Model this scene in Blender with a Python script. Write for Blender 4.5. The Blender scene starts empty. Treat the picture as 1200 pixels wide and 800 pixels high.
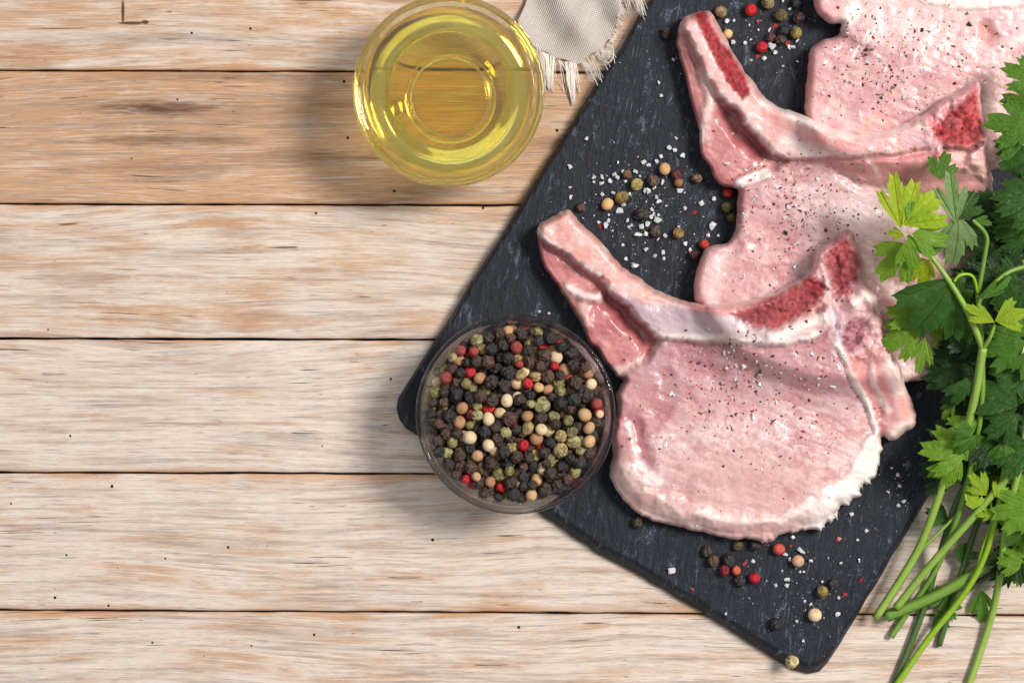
import bpy, bmesh, math, random
import numpy as np
from mathutils import Vector, Matrix, Euler

# ------------------------------------------------------------------ camera, world, light
SC = bpy.context.scene
COL = SC.collection
S = 0.000305          # metres per photo pixel on the table top
H = 0.95              # camera height above the table
MM = 0.001

cam_d = bpy.data.cameras.new('camera'); cam = bpy.data.objects.new('camera', cam_d); COL.objects.link(cam)
cam.location = (0, 0, H); cam_d.sensor_width = 36; cam_d.lens = 36 * H / (1200 * S)
cam_d.clip_start = 0.05; cam_d.clip_end = 20
SC.camera = cam

world = bpy.data.worlds.new('World'); SC.world = world; world.use_nodes = True
bg = world.node_tree.nodes['Background']
bg.inputs[0].default_value = (0.93, 0.96, 1.0, 1); bg.inputs[1].default_value = 0.36

def area_lamp(name, loc, target, size, power, color):
    d = bpy.data.lights.new(name, 'AREA'); d.shape = 'DISK'; d.size = size; d.energy = power; d.color = color
    o = bpy.data.objects.new(name, d); COL.objects.link(o); o.location = loc
    o.rotation_euler = (Vector(target) - Vector(loc)).to_track_quat('-Z', 'Y').to_euler()
    return o
key = area_lamp('key_lamp', (1.42, 0.62, 2.02), (0.0, 0, 0), 0.78, 80.0, (1.0, 0.96, 0.91))
key.data.cycles.is_caustics_light = False
area_lamp('fill_softbox', (-0.30, 0.62, 1.5), (0, 0, 0), 1.3, 3.2, (0.92, 0.96, 1.0))

SC.render.engine = 'CYCLES'
SC.view_settings.view_transform = 'Standard'; SC.view_settings.look = 'None'
SC.view_settings.exposure = 0.0; SC.view_settings.gamma = 1.0
SC.view_settings.use_curve_mapping = False
cy = SC.cycles
cy.use_denoising = True
cy.max_bounces = 14; cy.transmission_bounces = 12; cy.glossy_bounces = 5; cy.diffuse_bounces = 4; cy.transparent_max_bounces = 8
cy.caustics_reflective = True; cy.caustics_refractive = True; cy.blur_glossy = 0.6; cy.sample_clamp_indirect = 0.0

rng = np.random.default_rng(7); random.seed(7)

# ------------------------------------------------------------------ general helpers
def lin(r, g, b):
    f = lambda v: v / 12.92 if v <= 0.04045 else ((v + 0.055) / 1.055) ** 2.4
    return np.array([f(r / 255), f(g / 255), f(b / 255)])
def c4(r, g, b): return (*[float(x) for x in lin(r, g, b)], 1.0)

def W(px, py, zmm=0.0):
    """world point that stands at height z (mm) and is seen at photo pixel px, py"""
    k = S * (H - zmm * MM) / H
    return Vector(((px - 600) * k, (400 - py) * k, zmm * MM))
def Wn(PX, PY, Z):
    k = S * (H - Z * MM) / H
    return np.stack([(PX - 600) * k, (400 - PY) * k, Z * MM], -1)

def thing(name, label, cat, loc=(0, 0, 0), group=None):
    o = bpy.data.objects.new(name, None); COL.objects.link(o); o.location = loc
    o.empty_display_size = 0.01
    return tag(o, label, cat, group)
def tag(o, label=None, cat=None, group=None, kind=None):
    if label: o['label'] = label
    if cat: o['category'] = cat
    if group: o['group'] = group
    if kind: o['kind'] = kind
    return o
def link(name, me, mat=None, root=None):
    """object for a mesh given in world coordinates, parented under root (a part) or free standing"""
    o = bpy.data.objects.new(name, me); COL.objects.link(o)
    if mat and not me.materials: me.materials.append(mat)
    if root is not None:
        o.parent = root; o.location = -root.location
    return o
def pymesh(name, verts, faces, smooth=True):
    me = bpy.data.meshes.new(name)
    me.from_pydata([tuple(map(float, v)) for v in verts], [], [tuple(map(int, f)) for f in faces])
    if smooth: me.polygons.foreach_set('use_smooth', [True] * len(me.polygons))
    me.update(); return me
def npmesh(name, V, F, smooth=True):
    """F: (n,4) int array"""
    me = bpy.data.meshes.new(name)
    me.vertices.add(len(V)); me.vertices.foreach_set('co', np.ascontiguousarray(V, np.float32).ravel())
    n, k = F.shape
    me.loops.add(n * k); me.loops.foreach_set('vertex_index', np.ascontiguousarray(F, np.int32).ravel())
    me.polygons.add(n); me.polygons.foreach_set('loop_start', np.arange(0, n * k, k, dtype=np.int32))
    me.polygons.foreach_set('use_smooth', np.full(n, smooth))
    me.update(calc_edges=True); me.validate(); return me
def setcol(me, C, name='Col'):
    a = me.color_attributes.new(name, 'FLOAT_COLOR', 'POINT')
    a.data.foreach_set('color', np.ascontiguousarray(C, np.float32).ravel())

def catmull(P, n=5, closed=True):
    P = np.asarray(P, float); N = len(P); out = []
    idx = range(N) if closed else range(N - 1)
    g = (lambda i: P[i % N]) if closed else (lambda i: P[min(max(i, 0), N - 1)])
    for i in idx:
        a, b, c, d = g(i - 1), g(i), g(i + 1), g(i + 2)
        for k in range(n):
            t = k / n
            out.append(.5 * (2 * b + (c - a) * t + (2 * a - 5 * b + 4 * c - d) * t * t + (3 * b - a - 3 * c + d) * t ** 3))
    if not closed: out.append(P[-1])
    return np.array(out)

def _hash(ix, iy, seed):
    h = (ix.astype(np.int64) * 374761393 + iy.astype(np.int64) * 668265263 + seed * 1442695041) & 0xffffffff
    h = ((h ^ (h >> 13)) * 1274126177) & 0xffffffff
    return ((h ^ (h >> 16)) & 0xffff) / 65535.0
def vnoise(x, y, seed=0):
    ix = np.floor(x); iy = np.floor(y); fx = x - ix; fy = y - iy
    fx = fx * fx * fx * (fx * (fx * 6 - 15) + 10); fy = fy * fy * fy * (fy * (fy * 6 - 15) + 10)
    a = _hash(ix, iy, seed); b = _hash(ix + 1, iy, seed); c = _hash(ix, iy + 1, seed); d = _hash(ix + 1, iy + 1, seed)
    return (a + (b - a) * fx) * (1 - fy) + (c + (d - c) * fx) * fy
def fbm(x, y, seed=0, o=4):
    s = 0; a = .5; t = 0
    for i in range(o):
        s = s + a * vnoise(x, y, seed + 17 * i); t += a; a *= .5; x = x * 2.03 + 3.1; y = y * 2.03 + 7.7
    return s / t
def ss(x, a, b):
    t = np.clip((x - a) / (b - a), 0, 1); return t * t * (3 - 2 * t)

def sdf(X, Y, P, nearest=False):
    """signed distance to polygon P (positive inside)"""
    P = np.asarray(P, float); Q = np.roll(P, -1, 0)
    best = np.full(X.shape, 1e18); ins = np.zeros(X.shape, bool)
    if nearest: NX = np.zeros(X.shape); NY = np.zeros(X.shape)
    for (ax, ay), (bx, by) in zip(P, Q):
        dx, dy = bx - ax, by - ay; L = dx * dx + dy * dy + 1e-12
        t = np.clip(((X - ax) * dx + (Y - ay) * dy) / L, 0, 1)
        qx = ax + t * dx; qy = ay + t * dy
        d = (X - qx) ** 2 + (Y - qy) ** 2
        if nearest:
            m = d < best; best = np.where(m, d, best); NX = np.where(m, qx, NX); NY = np.where(m, qy, NY)
        else: best = np.minimum(best, d)
        if ay != by:
            ins ^= ((ay > Y) != (by > Y)) & (X < (bx - ax) * (Y - ay) / (by - ay) + ax)
    d = np.sqrt(best); d = np.where(ins, d, -d)
    return (d, NX, NY) if nearest else d
def pdist(X, Y, P):
    best = np.full(X.shape, 1e18)
    for (ax, ay), (bx, by) in zip(P[:-1], P[1:]):
        dx, dy = bx - ax, by - ay; L = dx * dx + dy * dy + 1e-12
        t = np.clip(((X - ax) * dx + (Y - ay) * dy) / L, 0, 1)
        best = np.minimum(best, (X - ax - t * dx) ** 2 + (Y - ay - t * dy) ** 2)
    return np.sqrt(best)

# global height raster (mm), 3 px cells: what lies where, so the next thing can be laid on top of it
GX0, GY0, GST = -120, -420, 3.0
GNX, GNY = 520, 480
GXX, GYY = np.meshgrid(GX0 + GST * np.arange(GNX), GY0 + GST * np.arange(GNY))
ZG = np.zeros((GNY, GNX))
def zsample(A, X, Y):
    u = np.clip((np.asarray(X, float) - GX0) / GST, 0, GNX - 1.001); v = np.clip((np.asarray(Y, float) - GY0) / GST, 0, GNY - 1.001)
    i = u.astype(int); j = v.astype(int); fu = u - i; fv = v - j
    return (A[j, i] * (1 - fu) + A[j, i + 1] * fu) * (1 - fv) + (A[j + 1, i] * (1 - fu) + A[j + 1, i + 1] * fu) * fv
def blur(A, r, it=3):
    for _ in range(it):
        for ax in (0, 1):
            pad = [(0, 0), (0, 0)]; pad[ax] = (r + 1, r)
            c = np.cumsum(np.pad(A, pad, mode='edge'), ax)
            n = A.shape[ax]
            A = (np.take(c, np.arange(2 * r + 1, 2 * r + 1 + n), ax) - np.take(c, np.arange(n), ax)) / (2 * r + 1)
    return A

def relief(root, poly, step, ztop, zbot, colour, parts, mats, label_at=None, inset=4.0, skirt=(.25, 1.5)):
    """closed, rounded body seen from above: top surface on a grid cut to the outline, skirt down to its underside.
    parts: list of part names; label_at(X,Y,d) says which part a point belongs to."""
    x0, y0 = poly.min(0) - 2 * step; x1, y1 = poly.max(0) + 2 * step
    xs = np.arange(x0, x1, step); ys = np.arange(y0, y1, step)
    X, Y = np.meshgrid(xs, ys); d, NX, NY = sdf(X, Y, poly, True)
    ins = d > 0
    cell = ins[:-1, :-1] | ins[1:, :-1] | ins[:-1, 1:] | ins[1:, 1:]
    out = ~ins; X = np.where(out, NX, X); Y = np.where(out, NY, Y); d = np.where(out, 0, d)
    use = np.zeros_like(ins)
    use[:-1, :-1] |= cell; use[1:, :-1] |= cell; use[:-1, 1:] |= cell; use[1:, 1:] |= cell
    ids = -np.ones(X.shape, int); ids[use] = np.arange(use.sum())
    PX, PY, PD = X[use], Y[use], d[use]
    zb = zbot(PX, PY); zt = ztop(PX, PY, PD)
    V = Wn(PX, PY, zt); C = colour(PX, PY, PD)
    jj, ii = np.nonzero(cell)
    F = np.stack([ids[jj + 1, ii], ids[jj + 1, ii + 1], ids[jj, ii + 1], ids[jj, ii]], 1)   # y of the photo runs down
    E = np.concatenate([F[:, [k, (k + 1) % 4]] for k in range(4)])
    key = np.sort(E, 1); key = key[:, 0] * len(V) + key[:, 1]
    _, first, cnt = np.unique(key, return_index=True, return_counts=True)
    BE = E[first[cnt == 1]]
    bv = np.unique(BE); m = -np.ones(len(V), int); m[bv] = np.arange(len(bv))
    # inward direction of the outline at the border vertices
    e = .8
    gx = sdf(PX[bv] + e, PY[bv], poly) - sdf(PX[bv] - e, PY[bv], poly); gy = sdf(PX[bv], PY[bv] + e, poly) - sdf(PX[bv], PY[bv] - e, poly)
    gl = np.hypot(gx, gy) + 1e-6; gx, gy = gx / gl, gy / gl
    n0 = len(V); n1 = n0 + len(bv)
    zmid = zb[bv] + (zt[bv] - zb[bv]) * skirt[0]
    V = np.concatenate([V, Wn(PX[bv] + gx * skirt[1], PY[bv] + gy * skirt[1], zmid), Wn(PX[bv] + gx * inset, PY[bv] + gy * inset, zb[bv])])
    C = np.concatenate([C, C[bv], C[bv]])
    a, b = BE[:, 0], BE[:, 1]
    F2 = np.concatenate([np.stack([b, a, n0 + m[a], n0 + m[b]], 1), np.stack([n0 + m[b], n0 + m[a], n1 + m[a], n1 + m[b]], 1)])
    FA = np.concatenate([F, F2])
    fn = np.cross(V[FA[:, 2]] - V[FA[:, 0]], V[FA[:, 3]] - V[FA[:, 1]])
    VN = np.zeros_like(V)
    for k in range(4): np.add.at(VN, FA[:, k], fn)
    VN /= np.linalg.norm(VN, axis=1, keepdims=True) + 1e-20
    lab = np.zeros(len(V), int)
    if label_at is not None:
        l0 = label_at(PX, PY, PD); lab = np.concatenate([l0, l0[bv], l0[bv]])
    fl = lab[FA[:, 0]]; obs = []
    for k, nm in enumerate(parts):
        f = FA[fl == k]
        if not len(f): continue
        u, inv = np.unique(f, return_inverse=True)
        me = npmesh(nm, V[u], inv.reshape(f.shape)); setcol(me, C[u])
        if len(me.vertices) == len(u): me.normals_split_custom_set_from_vertices(VN[u].astype(np.float32))
        obs.append(link(nm, me, mats[k] if isinstance(mats, (list, tuple)) else mats, root))
    d2 = sdf(GXX, GYY, poly); k = d2 > 0
    ZG[k] = np.maximum(ZG[k], ztop(GXX[k], GYY[k], d2[k]))
    return obs

def tube(P, R, n=8, ribs=0, cap=True):
    """P (k,3) metres, R (k,) metres -> verts, faces"""
    P = np.asarray(P, float); k = len(P); R = np.broadcast_to(R, (k,))
    T = np.gradient(P, axis=0); T /= np.linalg.norm(T, axis=1, keepdims=True) + 1e-12
    up = np.array([0, 0, 1.]); V = []
    for i in range(k):
        a = np.cross(up, T[i]); a /= np.linalg.norm(a) + 1e-9; b = np.cross(T[i], a)
        for j in range(n):
            t = 2 * math.pi * j / n; r = R[i] * (1 + (.10 * math.cos(ribs * t) if ribs else 0))
            V.append(P[i] + r * (math.cos(t) * a + math.sin(t) * b))
    F = [(i * n + j, i * n + (j + 1) % n, (i + 1) * n + (j + 1) % n, (i + 1) * n + j) for i in range(k - 1) for j in range(n)]
    if cap: F += [tuple(reversed(range(n))), tuple((k - 1) * n + j for j in range(n))]
    return V, F
def lathe(prof, n=96):
    V = []; F = []
    for r, z in prof:
        for j in range(n):
            t = 2 * math.pi * j / n; V.append((r * math.cos(t), r * math.sin(t), z))
    k = len(prof)
    for i in range(k - 1):
        for j in range(n): F.append((i * n + j, i * n + (j + 1) % n, (i + 1) * n + (j + 1) % n, (i + 1) * n + j))
    return V, F

# ------------------------------------------------------------------ material node helper
class Mat:
    def __init__(s, name):
        s.m = bpy.data.materials.new(name); s.m.use_nodes = True; s.t = s.m.node_tree; s.t.nodes.clear()
        s.out = s.t.nodes.new('ShaderNodeOutputMaterial')
    def n(s, typ, ins=None, **props):
        nd = s.t.nodes.new('ShaderNode' + typ)
        for k, v in props.items(): setattr(nd, k, v)
        for k, v in (ins or {}).items(): s.put(nd.inputs[k], v)
        return nd
    def put(s, sock, v):
        if isinstance(v, bpy.types.NodeSocket): s.t.links.new(v, sock)
        else: sock.default_value = v
    def m_(s, op, a, b=0.0, c=0.0, clamp=False): return s.n('Math', {0: a, 1: b, 2: c}, operation=op, use_clamp=clamp).outputs[0]
    def vm(s, op, a, b): return s.n('VectorMath', {0: a, 1: b}, operation=op).outputs[0]
    def mix(s, f, a, b, bt='MIX'): return s.n('Mix', {0: f, 6: a, 7: b}, data_type='RGBA', blend_type=bt).outputs[2]
    def noise(s, v, sc=1.0, det=3.0, rough=.55, dist=0.0): return s.n('TexNoise', {'Vector': v, 'Scale': sc, 'Detail': det, 'Roughness': rough, 'Distortion': dist}).outputs['Fac']
    def st(s, x, a, b, lo=0.0, hi=1.0): return s.n('MapRange', {0: x, 1: a, 2: b, 3: lo, 4: hi}, interpolation_type='SMOOTHSTEP').outputs[0]
    def attr(s, name='Col'): return s.n('Attribute', attribute_name=name)
    def px(s):
        """object coordinates in photo pixels"""
        return s.vm('MULTIPLY', s.n('TexCoord').outputs['Object'], (1 / S, 1 / S, 1 / S))
    def bump(s, h, dist, strength=1.0, nrm=None):
        d = {'Height': h, 'Distance': dist, 'Strength': strength}
        if nrm is not None: d['Normal'] = nrm
        return s.n('Bump', d).outputs[0]
    def pbr(s, **k):
        nd = s.n('BsdfPrincipled')
        for key, v in k.items(): s.put(nd.inputs[key.replace('_', ' ')], v)
        s.t.links.new(nd.outputs[0], s.out.inputs[0]); return nd

# ------------------------------------------------------------------ wood
def wood_material(name, stains=()):
    M = Mat(name); p0 = M.vm('ADD', M.vm('MULTIPLY', M.px(), (1, 1, 0)), (0, 0, 1))
    oi = M.n('ObjectInfo'); sep = M.n('SeparateColor', {0: oi.outputs['Color']})
    orange, dark, white = sep.outputs[0], sep.outputs[1], sep.outputs[2]
    off = M.vm('MULTIPLY', M.n('CombineXYZ', {0: oi.outputs['Random'], 1: oi.outputs['Random'], 2: 0.0}).outputs[0], (3770., 2190., 0.))
    p = M.vm('ADD', p0, off)
    wob = M.noise(M.vm('MULTIPLY', p, (.0022, .007, 0)), 1, 1, .4)
    pw = M.vm('ADD', p, M.n('CombineXYZ', {0: 0.0, 1: M.m_('MULTIPLY', wob, 48.0), 2: 0.0}).outputs[0])
    big = M.noise(M.vm('MULTIPLY', pw, (.0075, .030, 0)), 1, 5, .60, .15)
    mid = M.noise(M.vm('MULTIPLY', pw, (.009, .13, 0)), 1, 5, .62)
    fine = M.noise(M.vm('MULTIPLY', pw, (.016, .60, 0)), 1, 4, .6)
    hair = M.noise(M.vm('MULTIPLY', pw, (.05, 1.3, 0)), 1, 2, .5)
    grit = M.noise(M.vm('MULTIPLY', p, (.16, .34, 0)), 1, 5, .75)
    blot = M.noise(M.vm('MULTIPLY', p, (.018, .045, 0)), 1, 5, .7, .6)
    # bare wood against lime wash
    f = M.m_('ADD', M.m_('MULTIPLY', big, .62), M.m_('MULTIPLY', mid, .42))
    f = M.m_('ADD', f, M.m_('MULTIPLY', M.m_('SUBTRACT', orange, .5), .42))
    bare = M.st(f, .47, .68)
    col = M.mix(bare, c4(212, 196, 182), c4(192, 152, 118))
    col = M.mix(M.m_('MULTIPLY', M.st(mid, .50, .72), .30), col, c4(180, 138, 108))
    brn = M.st(M.noise(M.vm('MULTIPLY', pw, (.004, .035, 41.)), 1, 4, .6), .54, .72)
    col = M.mix(M.m_('MULTIPLY', brn, M.m_('ADD', .30, M.m_('MULTIPLY', orange, .5))), col, c4(152, 112, 84))
    # greyed streaks
    g = M.m_('MULTIPLY', M.st(M.noise(M.vm('MULTIPLY', pw, (.006, .14, 4.)), 1, 5, .62), .46, .68), M.m_('ADD', .30, M.m_('MULTIPLY', dark, .7)))
    col = M.mix(g, col, c4(150, 134, 126))
    # fine grain
    col = M.mix(M.m_('MULTIPLY', M.st(fine, .52, .68), .34), col, c4(140, 108, 90))
    col = M.mix(M.m_('MULTIPLY', M.st(hair, .54, .68), .42), col, c4(112, 88, 76))
    col = M.mix(M.m_('MULTIPLY', M.st(fine, .47, .33), .36), col, c4(240, 230, 222))
    # left-over paint crust
    wm = M.m_('MULTIPLY', M.st(M.m_('ADD', blot, M.m_('MULTIPLY', M.m_('SUBTRACT', white, .5), .22)), .56, .63), M.st(grit, .38, .60))
    col = M.mix(M.m_('MULTIPLY', wm, .16), col, c4(234, 226, 220))
    # rubbed edges show bare wood
    sp = M.n('SeparateXYZ', {0: p0}); ay = M.m_('ABSOLUTE', sp.outputs[1])
    e = M.m_('MULTIPLY', M.st(M.m_('ADD', ay, M.m_('MULTIPLY', mid, 14.0)), 75, 86), M.m_('MULTIPLY', M.st(M.noise(M.vm('MULTIPLY', p, (.007, .02, 31.)), 1, 3), .38, .62), .7))
    col = M.mix(e, col, c4(190, 140, 100))
    # checks (long thin cracks) and worm holes
    ck = M.m_('MULTIPLY', M.st(M.noise(M.vm('MULTIPLY', pw, (.011, .42, 9.)), 1, 2, .4), .65, .70), M.st(M.noise(M.vm('MULTIPLY', p, (.010, .03, 5.)), 1, 2), .52, .60))
    ck2 = M.m_('MULTIPLY', M.st(M.noise(M.vm('MULTIPLY', p, (.05, .30, 19.)), 1, 4, .6), .66, .73), M.st(M.noise(M.vm('MULTIPLY', p, (.013, .04, 15.)), 1, 2), .48, .60))
    ck = M.m_('MAXIMUM', ck, M.m_('MULTIPLY', ck2, .85))
    vo = M.n('TexVoronoi', {'Vector': M.vm('MULTIPLY', p, (1 / 62., 1 / 62., 0)), 'Scale': 1.0}, voronoi_dimensions='2D')
    vs = M.n('SeparateColor', {0: vo.outputs['Color']})
    rad = M.m_('MULTIPLY', M.st(vs.outputs[1], -.2, 1.1), .032)
    hole = M.m_('MULTIPLY', M.m_('LESS_THAN', vo.outputs['Distance'], rad), M.m_('GREATER_THAN', vs.outputs[0], .68))
    stn = None
    for (sx, sy, hx, hy, amt) in stains:       # old dark stains of their own shape in this board
        q = M.vm('MULTIPLY', M.vm('SUBTRACT', p0, (sx, sy, 1)), (1 / hx, 1 / hy, 0))
        L = M.n('VectorMath', {0: q}, operation='LENGTH').outputs['Value']
        L = M.m_('ADD', L, M.m_('MULTIPLY', M.m_('SUBTRACT', M.noise(M.vm('MULTIPLY', p, (.03, .22, 0)), 1, 4, .6), .5), 1.5 if amt > 0 else .7))
        sm = M.m_('MULTIPLY', M.st(L, 1.15, .0 if amt > 0 else .6), abs(amt))
        stn = sm if stn is None else M.m_('MAXIMUM', stn, sm)
    if stn is not None: col = M.mix(stn, col, c4(92, 66, 48))
    col = M.mix(M.m_('MULTIPLY', ck, .85), col, c4(58, 42, 36))
    col = M.mix(hole, col, c4(38, 28, 26))
    hsum = M.m_('ADD', M.m_('MULTIPLY', fine, .5), M.m_('MULTIPLY', mid, .18))
    hsum = M.m_('ADD', hsum, M.m_('MULTIPLY', grit, .22))
    hsum = M.m_('SUBTRACT', hsum, M.m_('ADD', M.m_('MULTIPLY', ck, .9), M.m_('MULTIPLY', hole, 1.2)))
    M.pbr(Base_Color=col, Roughness=.72, Specular_IOR_Level=.25, Normal=M.bump(hsum, .0005, .7))
    return M.m
MW = wood_material('limed_wood')
MW2 = wood_material('stained_wood', stains=[(-415, 36, 105, 12, 1.0), (-180, 40, 120, 11, .55), (-400, -2, 150, 9, .7), (-250, -22, 130, 12, .5), (-330, 72, 260, 9, .45), (110, -6, 130, 16, .4), (-300, 30, 330, 34, .30)])
MW1 = wood_material('knotty_wood', stains=[(-420, -40, 260, 9, .35), (-150, -45, 200, 10, .3), (-456, -8, 2.2, 17, -1.0), (-445, -22, 17, 2.0, -1.0), (-430, -21, 5, 3, -1.0)])
MD = Mat('gap_blocker_dark'); MD.pbr(Base_Color=c4(58, 44, 36), Roughness=.9); MD = MD.m  # dark finish of the sheet added under the plank gaps

table = bpy.data.objects.new('table_top', None); COL.objects.link(table); tag(table, kind='structure')
LINES = [(-230, -230), (-74, -74), (82.5, 86.5), (239, 242), (396.5, 400), (553.5, 557), (714.5, 721), (874, 880), (1034, 1040)]
TINT = [(.5, .4, .5), (.62, .10, .50), (.92, .45, .25), (.52, .42, .62), (.36, .55, .72), (.44, .50, .72), (.46, .55, .66), (.4, .5, .5)]
for k in range(len(LINES) - 1):
    (a0, a1), (b0, b1) = LINES[k], LINES[k + 1]
    X = np.arange(-330, 1531, 12.0); n = len(X)
    t = X / 1200
    ga, gb = 1.0 + .5 * fbm(X * .02, X * 0 + k, 3), 1.0 + .5 * fbm(X * .02, X * 0 + k, 9)
    ya = a0 + (a1 - a0) * t + ga + 1.6 * (fbm(X * .035, X * 0 + 5 * k, 21, 5) - .5)
    yb = b0 + (b1 - b0) * t - gb + 1.6 * (fbm(X * .035, X * 0 + 5 * k, 44, 5) - .5)
    prof = [(0, -15, 0), (0, -1.6, 0), (0, -.55, 0), (.012, -.12, 0), (.03, 0, 0)] + [(u, .0, 1) for u in np.linspace(.1, .9, 9)] + [(.97, 0, 0), (.988, -.12, 0), (1, -.55, 0), (1, -1.6, 0), (1, -15, 0)]
    V = []
    for u, z, w in prof:
        yy = ya + (yb - ya) * u
        zz = z + w * .25 * (fbm(X * .01, yy * .03, 70 + k) - .6)
        V.append(np.stack([(X - 600) * S, (400 - yy) * S, zz * MM], -1))
    V = np.array(V); m = len(prof)
    cyw = float((400 - (a0 + b0) / 2 - (a1 - a0) / 4 - (b1 - b0) / 4) * S)
    V[:, :, 1] -= cyw; V = V.reshape(-1, 3)
    F = np.array([(i * n + j, (i + 1) * n + j, (i + 1) * n + j + 1, i * n + j + 1) for i in range(m - 1) for j in range(n - 1)])
    me = npmesh('plank', V, F)
    o = bpy.data.objects.new('plank', me); COL.objects.link(o); me.materials.append({1: MW1, 2: MW2}.get(k, MW))
    o.parent = table; o.location = (0, cyw, 0); o.color = (*TINT[k], 1)
bm = bmesh.new(); bmesh.ops.create_cube(bm, size=1); me = bpy.data.meshes.new('gap_blocker'); bm.to_mesh(me); bm.free()  # dark sheet added below the planks to stop light showing through the gaps
for v in me.vertices: v.co = (v.co.x * .57, v.co.y * .385, v.co.z * .01 - .0205)
link('gap_blocker', me, MD, table)

# ------------------------------------------------------------------ slate board
M = Mat('slate'); p = M.vm('ADD', M.vm('MULTIPLY', M.px(), (1, 1, 0)), (0, 0, 1))
pr = M.n('VectorRotate', {'Vector': p, 'Angle': math.radians(12)}, rotation_type='Z_AXIS').outputs[0]
a = M.noise(M.vm('MULTIPLY', pr, (.11, .022, .05)), 1, 5, .68, .6)
b = M.noise(M.vm('MULTIPLY', pr, (.28, .10, .05)), 1, 5, .68)
g = M.noise(M.vm('MULTIPLY', p, (.5, .5, .5)), 1, 3, .7)
big = M.noise(M.vm('MULTIPLY', p, (.008, .008, 0)), 1, 3)
flk = M.m_('MULTIPLY', M.st(a, .55, .74), M.st(b, .42, .68))
col = M.mix(big, c4(19, 22, 29), c4(32, 37, 47))
col = M.mix(M.m_('MULTIPLY', M.st(b, .5, .75), .42), col, c4(54, 61, 75))
chip = M.m_('MULTIPLY', M.st(M.noise(M.vm('MULTIPLY', pr, (.07, .035, 7.)), 1, 5, .72, .8), .56, .70), M.st(g, .36, .6))
col = M.mix(M.m_('MULTIPLY', flk, .55), col, c4(128, 138, 154)); col = M.mix(M.m_('MULTIPLY', chip, .42), col, c4(142, 154, 174))
scr = M.m_('MULTIPLY', M.st(M.noise(M.vm('MULTIPLY', pr, (.7, .035, 3.)), 1, 2, .5), .66, .74), M.st(big, .45, .6))
col = M.mix(M.m_('MULTIPLY', scr, .5), col, c4(150, 158, 172))
hh = M.m_('ADD', M.m_('MULTIPLY', a, .9), M.m_('ADD', M.m_('MULTIPLY', b, .35), M.m_('MULTIPLY', g, .12)))
M.pbr(Base_Color=col, Roughness=M.st(b, .3, .7, .44, .62), Specular_IOR_Level=.28, Normal=M.bump(hh, .0014, .9))
MSLATE = M.m
SLZ = 6.5
d1 = np.array([294., -465.]); d1 /= np.linalg.norm(d1)
corner = [(467, 466), (465, 478), (468, 491), (476, 502), (490, 510), (626, 597), (697, 645), (818, 714), (912, 774), (930, 784), (948, 789), (960, 787), (970, 776), (1005, 720), (1080, 594)]
c_r = np.array([1080, 594]) + d1 * 800; c_l = np.array([472, 457]) + d1 * 980
raw = np.array(corner + [tuple(c_r), tuple(c_l)])
pts = []
for i in range(len(raw)):
    p0_, p1_ = raw[i], raw[(i + 1) % len(raw)]; L = np.linalg.norm(p1_ - p0_); nn = max(1, int(L / 7))
    for j in range(nn): pts.append(p0_ + (p1_ - p0_) * j / nn)
pts = np.array(pts); cen = pts.mean(0); dr = pts - cen; dr /= np.linalg.norm(dr, axis=1, keepdims=True)
slate_poly = pts + dr * (4.5 * (fbm(pts[:, 0] * .04, pts[:, 1] * .04, 5, 5) - .5))[:, None]
lowleft = [(440, 470), (484, 506), (945, 790), (985, 800)]
def slate_top(X, Y, d):
    ch = 3 + 6.5 * ss(pdist(X, Y, lowleft), 26, 8) + 4 * (fbm(X * .05, Y * .05, 8) - .5)
    t = np.clip(d / np.maximum(ch, 1), 0, 1)
    return SLZ * (.22 + .78 * np.minimum(1, t * (1.15 - .15 * t))) + .35 * (fbm(X * .02, Y * .02, 2, 5) - .5) + .25 * (fbm(X * .09, Y * .025, 12, 3) - .5)
r = thing('slate_board', 'dark grey slate serving board with chipped edges lying slanted on planks', 'slate board', (0, 0, 0))
relief(r, slate_poly, 3.0, slate_top, lambda X, Y: 0 * X + .05, lambda X, Y, d: np.ones((len(X), 4)), ['slate_slab'], MSLATE, inset=1.5, skirt=(.3, .5))

# ------------------------------------------------------------------ linen napkin
M = Mat('linen'); p = M.px()
pr = M.n('VectorRotate', {'Vector': p, 'Angle': math.radians(24)}, rotation_type='Z_AXIS').outputs[0]
s = M.n('SeparateXYZ', {0: pr})
u = M.m_('ADD', s.outputs[0], M.m_('MULTIPLY', M.noise(p, .05, 2), 3.0)); v = M.m_('ADD', s.outputs[1], M.m_('MULTIPLY', M.noise(p, .06, 2), 3.0))
wx = M.m_('SINE', M.m_('MULTIPLY', u, 2 * math.pi / 2.9)); wy = M.m_('SINE', M.m_('MULTIPLY', v, 2 * math.pi / 2.9))
wv = M.m_('MULTIPLY', wx, wy)
slub = M.noise(M.vm('MULTIPLY', pr, (.5, .03, 0)), 1, 2); slub2 = M.noise(M.vm('MULTIPLY', pr, (.03, .5, 0)), 1, 2)
col = M.mix(M.st(wv, -.9, .9), c4(190, 179, 167), c4(218, 209, 200))
col = M.mix(M.m_('MULTIPLY', M.st(slub, .5, .75), .35), col, c4(236, 228, 218)); col = M.mix(M.m_('MULTIPLY', M.st(slub2, .5, .75), .3), col, c4(170, 156, 142))
M.pbr(Base_Color=col, Roughness=.9, Specular_IOR_Level=.1, Sheen_Weight=.2, Normal=M.bump(wv, .0004, .7))
MLIN = M.m
M = Mat('linen_thread'); M.pbr(Base_Color=c4(232, 224, 214), Roughness=.85, Specular_IOR_Level=.1); MTHR = M.m
napkin = thing('linen_napkin', 'beige woven linen napkin with frayed fringe beside the oil bowl', 'napkin', tuple(W(680, 0, 0)))
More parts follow.
